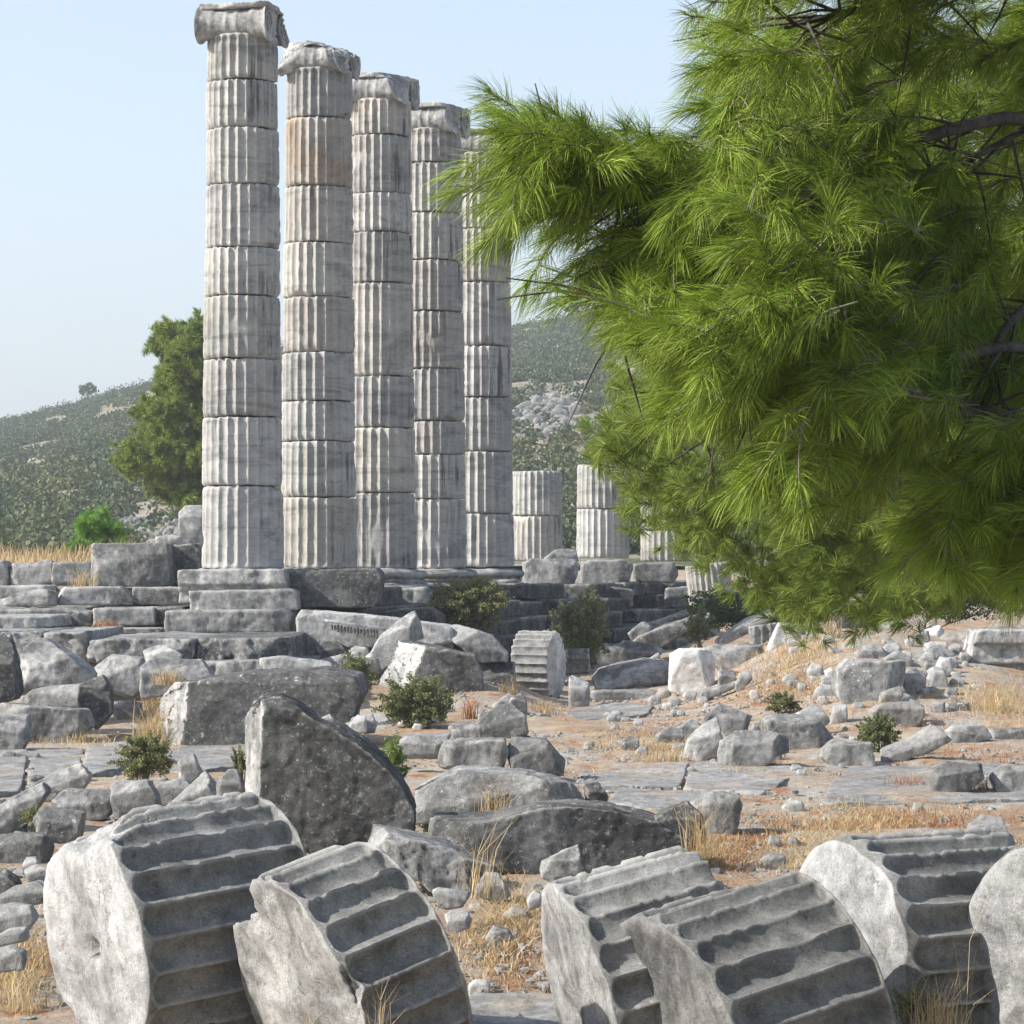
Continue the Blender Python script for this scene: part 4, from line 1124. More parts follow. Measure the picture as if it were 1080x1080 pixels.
S('marble_block', 'leaning pointed slab with a white tip, right of the dentil block', 'stone block', [(375, 700), (392, 688), (402, 670), (420, 655), (437, 645), (442, 657), (446, 674), (426, 680), (412, 702), (392, 720), (382, 714)], 'stone', Y=45.3, depth=.6, lf=.7, rf=.75, tint=1.15)
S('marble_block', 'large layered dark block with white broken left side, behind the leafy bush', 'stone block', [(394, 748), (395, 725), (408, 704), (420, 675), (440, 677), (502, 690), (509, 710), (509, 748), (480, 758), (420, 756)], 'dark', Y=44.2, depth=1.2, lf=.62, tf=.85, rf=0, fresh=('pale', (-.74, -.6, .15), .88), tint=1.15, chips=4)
S('boulder', 'jagged grey boulder above the layered dark block', 'rock', [(463, 664), (482, 659), (500, 663), (520, 670), (537, 687), (536, 698), (507, 698), (493, 688)], 'stone', Y=46.3, lf=.75, tint=.95)
S('marble_block', 'dark squared block between the layered block and drum slice', 'stone block', [(505, 699), (543, 698), (544, 733), (520, 738), (506, 742)], 'dark', Y=46.4, tint=1.2, **L0)
S('rock', 'tiny pale stone perched on the slope of the tall dark block', 'rock', [(337, 758), (347, 753), (355, 760), (354, 767), (340, 766)], 'pale', Y=22.7)
S('rock', 'white stone below the twiggy bush, left of two', 'rock', [(368, 762), (375, 754), (386, 755), (387, 772), (370, 776)], 'white', Y=38.5)
S('rock', 'white pointed stone below the twiggy bush, right of two', 'rock', [(384, 758), (391, 750), (398, 764), (394, 776), (384, 776)], 'pale', Y=38.7)
S('rock', 'dark round stone under the dentil block, left of two', 'rock', [(331, 682), (340, 676), (354, 676), (368, 684), (364, 694), (334, 694)], 'dark', Y=45.9)
S('rock', 'grey round stone under the dentil block, right of two', 'rock', [(368, 685), (374, 681), (388, 683), (391, 694), (370, 696)], 'stone', Y=45.8)
S('rock', 'bright white stone on rubble left of the dentil block', 'rock', [(297, 694), (308, 688), (319, 693), (318, 702), (298, 702)], 'white', Y=44.4, tint=.85)
S('stone_slab', 'flat pale slab under the dentil block rubble', 'stone slab', [(318, 700), (360, 690), (400, 694), (404, 708), (360, 714), (320, 712)], 'pale', Y=44.6, tint=.8)
# right of the drum slice
S('marble_block', 'pale wedge block leaning at the right of the drum slice', 'stone block', [(600, 715), (604, 712), (622, 720), (621, 740), (607, 747), (600, 744)], 'pale', tint=.85, lf=0, rf=.75)
S('marble_block', 'dark block behind the green bush, right of the drum slice', 'stone block', [(596, 685), (622, 684), (622, 710), (598, 712)], 'dark', Y=52.5, tint=1.2, **L0)
S('stone_slab', 'wide grey slab with sunlit top left of the white block', 'stone slab', [(624, 714), (632, 705), (680, 695), (704, 697), (708, 718), (682, 726), (632, 728)], 'stone', depth=1.6, tf=.62, **L0)
S('marble_block', 'bright white broken block standing in the middle distance', 'stone block', [(706, 724), (707, 690), (717, 684), (736, 684), (750, 687), (756, 698), (753, 718), (740, 726), (720, 730)], 'white', depth=.55, lf=0, tf=0, rf=.62, chips=4, tint=1.15)
S('kerb_stone', 'thin kerb stone in the path left of the white block', 'kerb stone', [(622, 728), (695, 727), (696, 738), (622, 738)], 'stone', tf=.75, **L0)
S('kerb_stone', 'thin kerb stone at the foot of the mound right of the white block', 'kerb stone', [(736, 728), (775, 720), (778, 725), (737, 736)], 'pale', tint=.8, **L0)
S('stone_slab', 'slab overgrown with dry grass behind the white block', 'stone slab', [(738, 684), (755, 679), (810, 680), (808, 690), (797, 702), (760, 704), (744, 692)], 'stone', tint=1.1, **L0)
S('marble_block', 'small dark squared stone right of the white block', 'stone block', [(756, 707), (777, 707), (773, 722), (757, 722)], 'dark', tint=1.5)
S('stone_slab', 'leaning slab pointing up to the right under the pine', 'stone slab', [(752, 677), (787, 652), (820, 640), (813, 654), (795, 664), (760, 681)], 'stone', Y=56.5, depth=.7, tint=1.15, **L0)
def small_flutes(p, Yc):
    f = p[:, 1] < 0
    p[:, 1] += f * .05 * np.abs(np.sin(p[:, 0] * 22)) ** .7
    return p
S('fluted_fragment', 'small fluted fragment beneath the leaning slab', 'column fragment', [(790, 661), (818, 657), (812, 682), (791, 680)], 'pale', Y=55.5, post=small_flutes, res=.02, tf=0, chips=2, tint=.8, **L0)
S('marble_block', 'upright pale slab with a pointed top on the left of the mound', 'stone block', [(804, 708), (812, 677), (820, 657), (840, 657), (846, 672), (848, 682), (826, 698), (814, 708)], 'pale', Y=47.2, rf=.7, lf=0, tf=0)
S('rock', 'pale stone at the foot of the upright pale slab', 'rock', [(773, 722), (780, 710), (790, 707), (794, 716), (779, 727)], 'pale')
S('rock', 'pale stone on the mound left of the biggest mound block', 'rock', [(851, 708), (857, 699), (868, 702), (870, 718), (853, 718)], 'rubble')
S('stone_slab', 'long tumbled slab sloping down from the platform steps', 'stone slab', [(660, 676), (700, 659), (747, 645), (751, 651), (697, 684), (672, 686)], 'dark', Y=58.5, depth=.7, tint=1.4, tf=.6, **L0)
S('stone_slab', 'upper thin slab among the slabs tumbled below the steps', 'stone slab', [(668, 662), (705, 650), (724, 642), (728, 648), (690, 664), (672, 668)], 'stone', Y=60.0, depth=.6, **L0)
S('stone_slab', 'dark broken slab lowest of those tumbled below the steps', 'stone slab', [(645, 688), (657, 675), (700, 681), (698, 690), (680, 698), (648, 696)], 'dark', Y=56.5, tint=1.3)
S('rock', 'small grey rock among the tumbled slabs beside the bush', 'rock', [(662, 668), (670, 660), (679, 655), (690, 662), (684, 672), (666, 676)], 'stone', Y=58.8)
S('stone_slab', 'grey slab in the shade between green bush and tumbled slabs', 'stone slab', [(626, 684), (640, 678), (662, 684), (660, 700), (630, 702)], 'stone', Y=55.8, tint=.8)
S('rock', 'small triangular pale stone in front of the tumbled slabs', 'rock', [(680, 697), (695, 688), (697, 694), (688, 702)], 'pale', Y=54.5)
# cluster right of the path
S('rock', 'broken pale faced rock on the left of the middle cluster', 'rock', [(719, 794), (725, 780), (740, 767), (757, 757), (763, 784), (752, 796), (732, 802)], 'pale', tint=.85)
S('marble_block', 'dark slab tilted on the top of the middle cluster', 'stone block', [(739, 762), (755, 744), (760, 742), (793, 755), (789, 771), (772, 777), (760, 770)], 'stone', Y=35.6, tf=.6, tint=.85, lf=0, rf=.8)
S('marble_block', 'angular grey block with dark right face in the middle cluster', 'stone block', [(757, 794), (760, 782), (777, 770), (812, 771), (833, 776), (833, 794), (817, 797), (792, 811), (760, 807)], 'stone', tf=.62, lf=.75, rf=.66)
S('marble_block', 'square block covered in white lichen at the right of the cluster', 'stone block', [(800, 768), (807, 753), (837, 754), (861, 756), (879, 778), (871, 800), (847, 804), (820, 800)], 'lichen', Y=35.2, rf=.68, tf=.8, lf=0, tint=1.1)
S('stone_slab', 'small tilted slab behind the white lichen block', 'stone slab', [(839, 753), (856, 744), (865, 744), (876, 761), (871, 766), (850, 762)], 'stone', Y=37.4, tint=1.0)
S('rock', 'pale low rock right of the white lichen block', 'rock', [(864, 798), (870, 782), (882, 779), (895, 784), (917, 782), (921, 799), (910, 807), (882, 805)], 'stone', tint=1.15)
S('rock', 'long knobbly rock leaning up to the right beside the small bush', 'rock', [(923, 800), (930, 790), (957, 780), (982, 764), (992, 767), (1003, 780), (987, 789), (975, 795), (960, 798), (945, 813), (932, 818)], 'rubble', Y=33.3, depth=.4, tint=.8)
S('marble_block', 'dark faced block at right with a sunlit top and left end', 'stone block', [(980, 837), (981, 812), (997, 803), (1036, 805), (1036, 821), (1010, 833), (988, 839)], 'stone', tf=.62, lf=.8, rf=0, tint=.85)
S('marble_block', 'block at the right edge with a pale left corner', 'stone block', [(1043, 817), (1055, 807), (1100, 807), (1100, 836), (1060, 838), (1050, 830)], 'stone', lf=.75, rf=0)
S('stone_slab', 'flat grey slab in the litter behind the dark faced right block', 'stone slab', [(996, 770), (1006, 766), (1040, 767), (1046, 778), (1002, 784)], 'stone', tint=1.1, **L0)
S('stone_slab', 'flat grey slab at the right edge under the dry grass bank', 'stone slab', [(1041, 770), (1075, 768), (1095, 772), (1095, 780), (1045, 780)], 'stone', tint=1.0, **L0)
S('rock', 'small dark rock lying in straw left of the middle cluster', 'rock', [(654, 786), (662, 777), (674, 778), (675, 790), (658, 794)], 'dark', tint=1.3)
S('rock', 'small pale rock beside the dark rock in straw', 'rock', [(669, 794), (677, 786), (684, 788), (682, 798), (671, 799)], 'pale')
S('rock', 'low grey stone partly buried left of the middle cluster', 'rock', [(690, 776), (706, 766), (720, 770), (722, 782), (696, 786)], 'stone')
S('rock', 'low flat stone between buried stone and cluster', 'rock', [(712, 768), (730, 758), (741, 764), (738, 776), (716, 780)], 'stone', tint=1.1)
# mound
H0 = 'rubble stones on the mound'
S('marble_block', 'biggest block on the mound, pale front and dark right end', 'stone block', [(880, 737), (880, 706), (892, 695), (930, 697), (956, 697), (955, 722), (930, 728), (917, 742), (882, 742)], 'lichen', rf=.66, tf=.84, lf=0, tint=1.3)
S('rock', 'pale stone lying on top of the biggest mound block', 'rock', [(883, 690), (890, 680), (905, 679), (928, 682), (929, 694), (902, 697), (886, 696)], 'rubble', Y=44.3, rf=.7)
S('rock', 'white jagged stone right of the stone on the biggest block', 'rock', [(916, 672), (922, 666), (940, 672), (950, 688), (945, 693), (925, 690)], 'white', Y=45.6, tint=.9)
S('rock', 'long grey stone on the mound crest under the pine', 'rock', [(905, 672), (930, 657), (945, 655), (952, 666), (925, 676)], 'rubble', Y=47.2)
S('rock', 'round grey stone on the mound crest beside the white jagged one', 'rock', [(946, 677), (952, 666), (962, 666), (971, 680), (958, 687)], 'rubble', Y=46.8, tint=.85)
S('rock', 'white tilted stone with a dark right end on the mound crest', 'rock', [(964, 674), (980, 663), (992, 659), (998, 666), (986, 676), (982, 685), (970, 682)], 'white', Y=46.6, rf=.6)
S('boulder', 'wide grey boulder on the mound crest left of the moulded block', 'rock', [(986, 676), (1000, 667), (1022, 666), (1023, 690), (1005, 696), (990, 690)], 'rubble', Y=46.0, tint=.75)
S('rock', 'small grey round stone under the crest of the mound', 'rock', [(946, 693), (954, 686), (962, 689), (961, 697), (949, 698)], 'rubble')
S('boulder', 'round dark boulder right of the biggest mound block', 'rock', [(951, 712), (960, 705), (975, 709), (976, 724), (960, 733), (951, 722)], 'stone', tint=1.05)
S('rock', 'tilted pale stone in front of the biggest mound block', 'rock', [(924, 742), (930, 730), (950, 723), (952, 734), (936, 745)], 'rubble', tint=.85)
S('stone_slab', 'long pale slab at the foot of the mound behind the small bush', 'stone slab', [(918, 750), (930, 741), (970, 740), (975, 756), (960, 765), (922, 763)], 'rubble', tint=.8)
S('rock', 'small squared stone right of the long pale slab', 'rock', [(981, 743), (985, 740), (997, 740), (997, 753), (984, 754)], 'stone')
S('stone_slab', 'low dark slab below the moulded block', 'stone slab', [(997, 742), (1022, 740), (1023, 751), (997, 753)], 'dark', tint=1.4)
S('rock', 'pair of small rubble stones right of the round dark boulder, upper one', 'rock', [(991, 733), (1000, 725), (1011, 726), (1004, 735)], 'rubble', tint=.8)
S('rock', 'pair of small rubble stones right of the round dark boulder, lower one', 'rock', [(996, 741), (1002, 734), (1010, 737), (1008, 743)], 'rubble', tint=.7)
S('rock', 'pale boulder fragment at the left foot of the mound rubble', 'rock', [(874, 758), (879, 743), (893, 743), (894, 757), (884, 761)], 'rubble')
S('rock', 'pale stone touching the left end of the biggest mound block', 'rock', [(869, 708), (877, 704), (882, 714), (875, 719)], 'white', tint=.85)
S('rock', 'pale stone under the white tilted stone, left one', 'rock', [(969, 696), (977, 687), (986, 690), (985, 701), (972, 702)], 'rubble')
S('rock', 'pale stone under the white tilted stone, right one', 'rock', [(987, 703), (992, 693), (1003, 694), (1006, 708), (993, 711)], 'rubble', tint=1.1)
S('rock', 'pale stone with lichen beside the round dark boulder', 'rock', [(978, 716), (983, 704), (996, 708), (1000, 720), (984, 725)], 'rubble')
S('boulder', 'shaded grey boulder under the pine behind the mound', 'rock', [(878, 644), (895, 634), (912, 637), (918, 668), (884, 672)], 'stone', Y=54)
r_ = np.random.default_rng(88)
for k, (px, py, s) in enumerate([(838, 690, 7), (858, 676, 6), (873, 680, 8), (846, 728, 6), (905, 748, 6), (965, 748, 7), (1008, 716, 7), (980, 731, 6), (942, 712, 6), (965, 700, 5), (1005, 700, 6), (868, 740, 5), (812, 722, 5), (795, 735, 6),
                                 (690, 742, 7), (704, 748, 6), (718, 755, 5), (742, 742, 6), (700, 737, 9), (728, 738, 8), (756, 735, 5)]):
    a = np.sort(r_.uniform(0, 2 * np.pi, 6)) + np.linspace(0, .01, 6)
    a = np.linspace(0, 2 * np.pi, 7)[:-1] + r_.uniform(-.3, .3, 6)
    P = [(px + math.cos(t) * s * r_.uniform(.8, 1.3), py - s * .6 + math.sin(t) * s * .7) for t in a]
    S('rubble_stone', 'small pale rubble stone among the dry grass of the mound' if k < 14 else 'small pale stone on the path in front of the white block', 'stone', P, 'rubble', group=H0 if k < 14 else 'small stones on the path', tint=r_.uniform(.75, 1.1))
def scatter_rubble(n, cx, cy, sx, sy, smin, smax, label, group, mats=('rubble', 'pale', 'stone')):
    r = np.random.default_rng(n + int(cx))
    for k in range(n):
        px = cx + r.uniform(-1, 1) * sx; py = cy + r.uniform(-1, 1) * sy; s = smin + (smax - smin) * r.random() ** 2
        a = np.linspace(0, 2 * np.pi, 7)[:-1] + r.uniform(-.35, .35, 6)
        P = [(px + math.cos(t) * s * r.uniform(.8, 1.35), py - s * .5 + math.sin(t) * s * r.uniform(.6, .9)) for t in a]
        S('rubble_stone', label, 'stone', P, mats[k % len(mats)], group=group, tint=r.uniform(.75, 1.1))
scatter_rubble(44, 930, 702, 100, 42, 3.5, 9, 'small angular rubble stone strewn over the slope of the mound', 'rubble strewn over the mound', ('stone', 'pale', 'rubble'))
scatter_rubble(26, 700, 765, 90, 28, 3, 7, 'small broken stone lying between the path and the middle cluster', 'small stones between path and cluster')
scatter_rubble(24, 830, 790, 110, 30, 3, 8, 'small chip of stone lying around the middle cluster of blocks', 'stone chips around the middle cluster')
scatter_rubble(22, 100, 850, 110, 40, 4, 9, 'small grey stone packed between the rocks at left', 'small stones among the left rocks')
scatter_rubble(24, 640, 900, 200, 30, 3, 8, 'small stone on the red soil behind the front drums', 'small stones behind the front drums')
scatter_rubble(16, 520, 960, 50, 60, 3, 8, 'small stone among the straw between the front drums', 'small stones between the front drums')
scatter_rubble(16, 20, 960, 30, 60, 4, 10, 'small stone heaped left of the biggest drum', 'small stones left of the biggest drum', ('stone', 'pale'))
def angular_rocks(n, box, smin, smax, label, group, mats):
    r = np.random.default_rng(n * 7 + int(box[0]))
    for k in range(n):
        px = r.uniform(box[0], box[2]); py = r.uniform(box[1], box[3]); s = r.uniform(smin, smax)
        w = s * r.uniform(.8, 1.3); h = s * r.uniform(.6, 1.0)
        P = [(px - w, py + r.uniform(-2, 1)), (px - w * r.uniform(.7, 1.05), py - h * r.uniform(.5, .9)), (px - w * r.uniform(.0, .5), py - h * r.uniform(1, 1.3)), (px + w * r.uniform(.3, .9), py - h * r.uniform(.8, 1.2)), (px + w, py - h * r.uniform(.2, .5)), (px + w * r.uniform(.6, .9), py + 1)]
        S('rock', label, 'rock', P, mats[k % len(mats)], group=group, tint=r.uniform(.8, 1.15))
angular_rocks(26, (868, 668, 1012, 745), 7, 15, 'pale angular rock in the rubble heap on the mound', 'angular rocks heaped on the mound', ('pale', 'stone', 'lichen', 'rubble'))
angular_rocks(14, (0, 800, 240, 900), 8, 15, 'grey angular rock in the jumble above the biggest drum', 'angular rocks above the biggest drum', ('stone', 'pale', 'lichen'))
angular_rocks(10, (400, 745, 560, 800), 6, 12, 'grey angular rock around the row of three blocks', 'angular rocks around the row of three', ('stone', 'pale'))
angular_rocks(10, (690, 760, 900, 805), 6, 12, 'grey angular rock beside the larger cluster blocks', 'angular rocks beside the cluster blocks', ('stone', 'pale', 'dark'))
# moulded block at right edge
def fasciae(p, Yc):
    z = p[:, 2]; f = sstep(.0, -.12, p[:, 1])
    for zl in (.22, -.06):
        p[:, 1] += f * .09 * sstep(zl + .015, zl - .015, z)
    return p
S('moulded_block', 'grey moulded block with two long dark grooves at the right edge', 'carved block', [(1015, 708), (1021, 680), (1024, 664), (1130, 661), (1135, 726), (1030, 727), (1016, 716)], 'stone', Y=43.5, depth=1.1, tf=0, lf=0, rf=0, chips=3, chip_in=(.95, 1), post=fasciae, tint=1.35, k=60, res=.02)
# paving and flush slabs
PV = 'worn paving slabs'
paving('wide worn paving slab on the left of the path centre', [(612, 826), (648, 811), (728, 808), (716, 833), (620, 832)], 'slab', .92)
paving('worn paving slab on the right of the path centre, pointed at its end', [(733, 808), (830, 810), (849, 818), (805, 838), (721, 834)], 'slab', 1.00)
paving('cracked paving slab in front of the wide worn slab', [(640, 850), (652, 834), (700, 837), (752, 838), (738, 853), (690, 857)], 'slab', 0.92)
paving('pale paving slab running to the right edge under needle litter', [(866, 848), (880, 826), (898, 812), (926, 811), (940, 832), (1010, 836), (1120, 838), (1120, 847)], 'slab', 0.89)
paving('broad pale paving slab at the left edge of the photo', [(-60, 796), (30, 793), (22, 836), (-60, 848)], 'slab', .92)
paving('pale paving slab nearest the green bush, narrow at its back', [(92, 790), (110, 789), (140, 781), (146, 800), (120, 818), (84, 824)], 'slab', .98)
paving('pale paving slab second from the left edge', [(34, 793), (89, 790), (80, 825), (60, 830), (26, 836)], 'slab', 0.95)
paving('pale pavement strip between the green bush and tall dark block', [(150, 800), (200, 790), (262, 789), (262, 808), (200, 818), (160, 816)], 'slab', 0.89)
paving('cracked slab at bottom centre between the fallen drums', [(486, 1064), (500, 1054), (580, 1053), (604, 1062), (604, 1098), (486, 1098)], 'slab', 0.96)
paving('pale flat slab beside straw left of the middle path', [(594, 752), (640, 744), (690, 747), (680, 757), (610, 762)], 'slab', 0.84)
S('rock', 'small flat slab beside the grass right of the broken drum', 'stone slab', [(452, 940), (462, 937), (498, 941), (488, 956), (470, 960)], 'pale', Y=19.2, tint=.9)
S('rock', 'small grey stone with a dark right face beside the broken drum', 'rock', [(469, 965), (475, 961), (494, 961), (498, 972), (494, 982), (474, 981)], 'stone', tint=1.1, Y=18.3, rf=.7)
S('rock', 'pale rounded stone on the ground right of the broken drum', 'rock', [(494, 1040), (502, 1033), (514, 1034), (519, 1042), (508, 1046), (496, 1045)], 'white', tint=.85)
S('rock', 'thin pointed slab standing behind the tilted centre drum', 'rock', [(568, 924), (572, 909), (596, 897), (611, 890), (613, 918), (606, 930), (580, 930)], 'stone', Y=19.4, depth=.2, tint=1.1)
S('rock', 'low grey stone among straw left of the tilted centre drum, front one', 'rock', [(512, 988), (520, 977), (536, 980), (542, 990), (530, 997), (514, 996)], 'stone', tint=1.2)
S('rock', 'low grey stone among straw left of the tilted centre drum, back one', 'rock', [(527, 966), (540, 957), (556, 960), (556, 968), (534, 971)], 'stone', tint=1.15)
S('rock', 'small grey stone touching the tilted centre drum', 'rock', [(555, 950), (562, 939), (570, 942), (572, 955), (558, 960)], 'stone', tint=1.2, Y=17.8)
S('rock', 'pale lump of stone behind the two drums at lower right', 'rock', [(1018, 888), (1022, 870), (1036, 860), (1057, 862), (1062, 880), (1052, 894)], 'pale', Y=21.2, tint=.8)
S('rock', 'broken stone under the dark end of the tilted grey block', 'rock', [(500, 938), (512, 920), (526, 922), (540, 944), (524, 950), (505, 948)], 'stone', Y=20.2, tint=1.1)
S('rock', 'small stone on the bare soil right of the grey sunlit block', 'rock', [(808, 890), (813, 881), (822, 882), (824, 890), (816, 894)], 'pale', tint=.85)
S('rock', 'flat grey stone in straw at centre right', 'rock', [(800, 905), (812, 900), (828, 902), (830, 910), (812, 912)], 'pale', tint=.75)
S('rock', 'flat grey stone half buried below the pale paving slab', 'rock', [(824, 852), (834, 842), (846, 845), (850, 854), (838, 858)], 'stone', tint=1.2)
S('rock', 'lone pale stone on the red litter below the right paving slab', 'rock', [(960, 854), (964, 847), (972, 847), (973, 852), (967, 856)], 'rubble')

# ------------------------------------------------------------------ gravel
def gravel():
    r = np.random.default_rng(12); N = 9500
    px = r.uniform(-30, 1110, N); py = 690 + 410 * r.uniform(0, 1, N) ** 1.1
    # denser along the path
    k = r.uniform(0, 1, N) < .35
    px[k] = r.normal(650, 90, k.sum()); py[k] = r.normal(780, 45, k.sum())
    m = (py > 700) & (py < 1095); px, py = px[m], py[m]
    Y = solveY(px, py); X = (px - CX) / F * Y; Z = ground_z(X, Y)
    B, Q0 = box_lattice(2, 2, 2)
    B = B * 2 - 1; B /= np.linalg.norm(B, axis=1)[:, None] ** .6
    n = len(X); k = len(B)
    s = .006 + .026 * r.uniform(0, 1, n) ** 4 + .006 * r.uniform(0, 1, n)
    S3 = s[:, None, None] * r.uniform(.6, 1.4, (n, 1, 3)) * np.array([1, 1, .7])
    V = B[None] * S3 * (1 + .25 * r.normal(size=(n, k, 1))) + np.stack([X, Y, Z + s * .25], 1)[:, None]
    Q = (Q0[None] + (np.arange(n) * k)[:, None, None]).reshape(-1, 4)
    tag(link('gravel', mesh_np('gravel', V.reshape(-1, 3), Q, mats=[M['rubble']], smooth=False), tint=.85), 'loose stone chips scattered over the soil and path', 'gravel', kind='stuff')
gravel()
# ------------------------------------------------------------------ dry grass
def dry_cover():
    r = np.random.default_rng(15)
    B, H = [], []
    #        cx,  cy,  rx, ry,   n,  height in m
    for cx, cy, rx, ry, n, h in [(830, 715, 50, 32, 1500, .13), (845, 690, 40, 18, 1000, .16), (1050, 745, 45, 22, 1300, .17), (690, 790, 60, 18, 1500, .13), (790, 812, 60, 8, 700, .1),
                                 (900, 870, 80, 22, 2200, .10), (850, 900, 60, 30, 1400, .08), (525, 985, 45, 50, 1500, .10), (545, 960, 30, 25, 900, .12), (740, 900, 40, 18, 1000, .10),
                                 (640, 775, 40, 22, 600, .08), (165, 760, 18, 40, 800, .25), (75, 785, 50, 8, 400, .12), (15, 1020, 40, 50, 700, .2), (700, 915, 70, 20, 800, .07),
                                 (770, 690, 40, 10, 600, .15), (930, 735, 50, 20, 700, .12), (1000, 830, 60, 20, 900, .07), (1040, 905, 40, 15, 500, .1), (640, 880, 70, 10, 500, .08), (560, 870, 100, 12, 500, .1)]:
        px = cx + r.normal(0, .5, n) * rx; py = np.clip(cy + r.normal(0, .5, n) * ry, 610, 1095)
        Y = solveY(px, py); X = (px - CX) / F * Y
        B.append(np.stack([X, Y, ground_z(X, Y) - .02], 1)); H.append(h * r.uniform(.4, 1.2, n))
    B = np.concatenate(B); H = np.concatenate(H)
    V, Q = blades(B, H, r, .8, .0035, .6)
    tag(link('dry_grass', mesh_np('dry_grass', V, Q, mats=[M['straw']], smooth=False)), 'short dry straw grass over the stony soil', 'grass', kind='stuff')
    # rusty needle litter
    B, H = [], []
    for cx, cy, rx, ry, n, h in [(830, 720, 70, 40, 5000, .06), (700, 780, 90, 30, 4500, .05), (985, 815, 50, 20, 2200, .06), (940, 870, 130, 20, 7000, .04), (760, 900, 60, 40, 4500, .04), (640, 890, 120, 25, 4000, .04), (530, 940, 50, 40, 1500, .04),
                                 (1050, 800, 50, 25, 1500, .05), (970, 745, 60, 30, 1500, .06), (620, 750, 40, 15, 500, .05), (540, 1010, 40, 40, 900, .04), (820, 880, 60, 30, 1500, .04)]:
        px = cx + r.normal(0, .5, n) * rx; py = np.clip(cy + r.normal(0, .5, n) * ry, 640, 1095)
        Y = solveY(px, py); X = (px - CX) / F * Y
        B.append(np.stack([X, Y, ground_z(X, Y) - .005], 1)); H.append(h * r.uniform(.5, 1.5, n))
    B = np.concatenate(B); H = np.concatenate(H)
    V, Q = blades(B, H, r, 2.6, .003, .3)
    tag(link('needle_litter', mesh_np('needle_litter', V, Q, mats=[M['straw_red']], smooth=False)), 'rusty fallen pine needles and low red grass on the soil', 'needle litter', kind='stuff')
    # tall straw on the far left terrace
    n = 5200
    X = r.uniform(-13, -6.7, n); Y = r.uniform(56, 66, n)
    cl = fbm(np.stack([X * .8, Y * .5, X * 0], 1), 2, 8)
    H = .62 * r.uniform(.5, 1.15, n) * np.clip(.72 + .55 * cl, .25, 1.15) * sstep(-6.6, -7.8, X)
    V, Q = blades(np.stack([X, Y, ground_z(X, Y) - .03], 1), H + .05, r, .25, .011, .25)
    tag(link('tall_dry_grass', mesh_np('tall_dry_grass', V, Q, mats=[M['straw']], smooth=False)), 'tall pale dry grass behind the low wall blocks at left', 'grass', kind='stuff')
dry_cover()

T = grass_tuft
T('straw tuft in front of the grey block at the left edge', 80, 782, 40, 20, 110)
T('tall straw clump behind the green bush, against the large dark block', 160, 788, 36, 55, 170)
T('straw tuft growing on the smooth pale block', 176, 720, 34, 24, 110, Y=39.0)
T('straw tuft on the steps behind the large dark block', 232, 708, 22, 28, 80, Y=43)
T('rusty grass trailing down the steps left of the tall column', 103, 695, 14, 40, 90, 'straw_red', Y=45.6)
T('straw tuft hanging over the edge of the pale terrace slab', 88, 618, 30, 24, 90, Y=49.8)
T('low rusty tuft on the step left of the tall column', 112, 660, 36, 12, 90, 'straw_red', Y=46.8)
T('upright reddish straw tuft right of the leafy bush', 496, 760, 20, 34, 80, 'straw_red', lean=.25)
T('pale straw tuft left of the drum slice', 535, 735, 26, 26, 90)
T('straw tuft beneath the drum slice', 572, 752, 36, 20, 100)
T('thin straw stalks in front of the dark block in the row of three', 577, 817, 40, 36, 60)
T('straw stalks on the front of the lichen crusted slab', 520, 858, 34, 50, 60, Y=24.6)
T('tall thin straw stalks right of the tilted grey block', 503, 942, 44, 90, 50, Y=19.4, lean=.3)
T('bushy straw tuft beside the end of the long dark boulder', 736, 900, 34, 70, 90, Y=20.8, lean=.3)
T('straw tuft under the angular grey block in the middle cluster', 812, 800, 40, 22, 110)
T('dense straw left of the angular grey block', 700, 806, 60, 28, 160)
T('rusty grass in front of the knobbly rock', 958, 832, 50, 26, 170, 'straw_red', lean=.9)
T('rusty grass between the two right hand blocks', 1034, 836, 24, 26, 80, 'straw_red')
T('tall dry tuft on the crest of the mound by the shaded boulder', 872, 676, 34, 44, 90)
T('straw tuft at lower left beside the biggest drum', 22, 1072, 60, 70, 110, lean=.5)
T('long straw stalks in the bottom left corner', 8, 1000, 50, 40, 60, lean=.6)
T('pale straw blades in front of the broken drum', 402, 1092, 26, 80, 22, Y=13.7, lean=.3, droop=.6)
T('pale bent straw blades at the foot of the broken drum end', 325, 1092, 20, 50, 12, Y=13.8, lean=.4)
T('tall straw tuft in front of the level fluted drum at lower right', 985, 1085, 70, 70, 130, Y=14.4, lean=.45)
T('one tall straw stalk in front of the level fluted drum', 1018, 1085, 8, 175, 4, Y=14.5, lean=.12)
T('straw tuft at the right edge behind the cut off drum', 1062, 892, 40, 22, 110)
T('dry straw on the moulded block foot', 1050, 752, 50, 26, 150)
T('straw tuft on the overgrown slab behind the white block', 772, 692, 22, 18, 80)

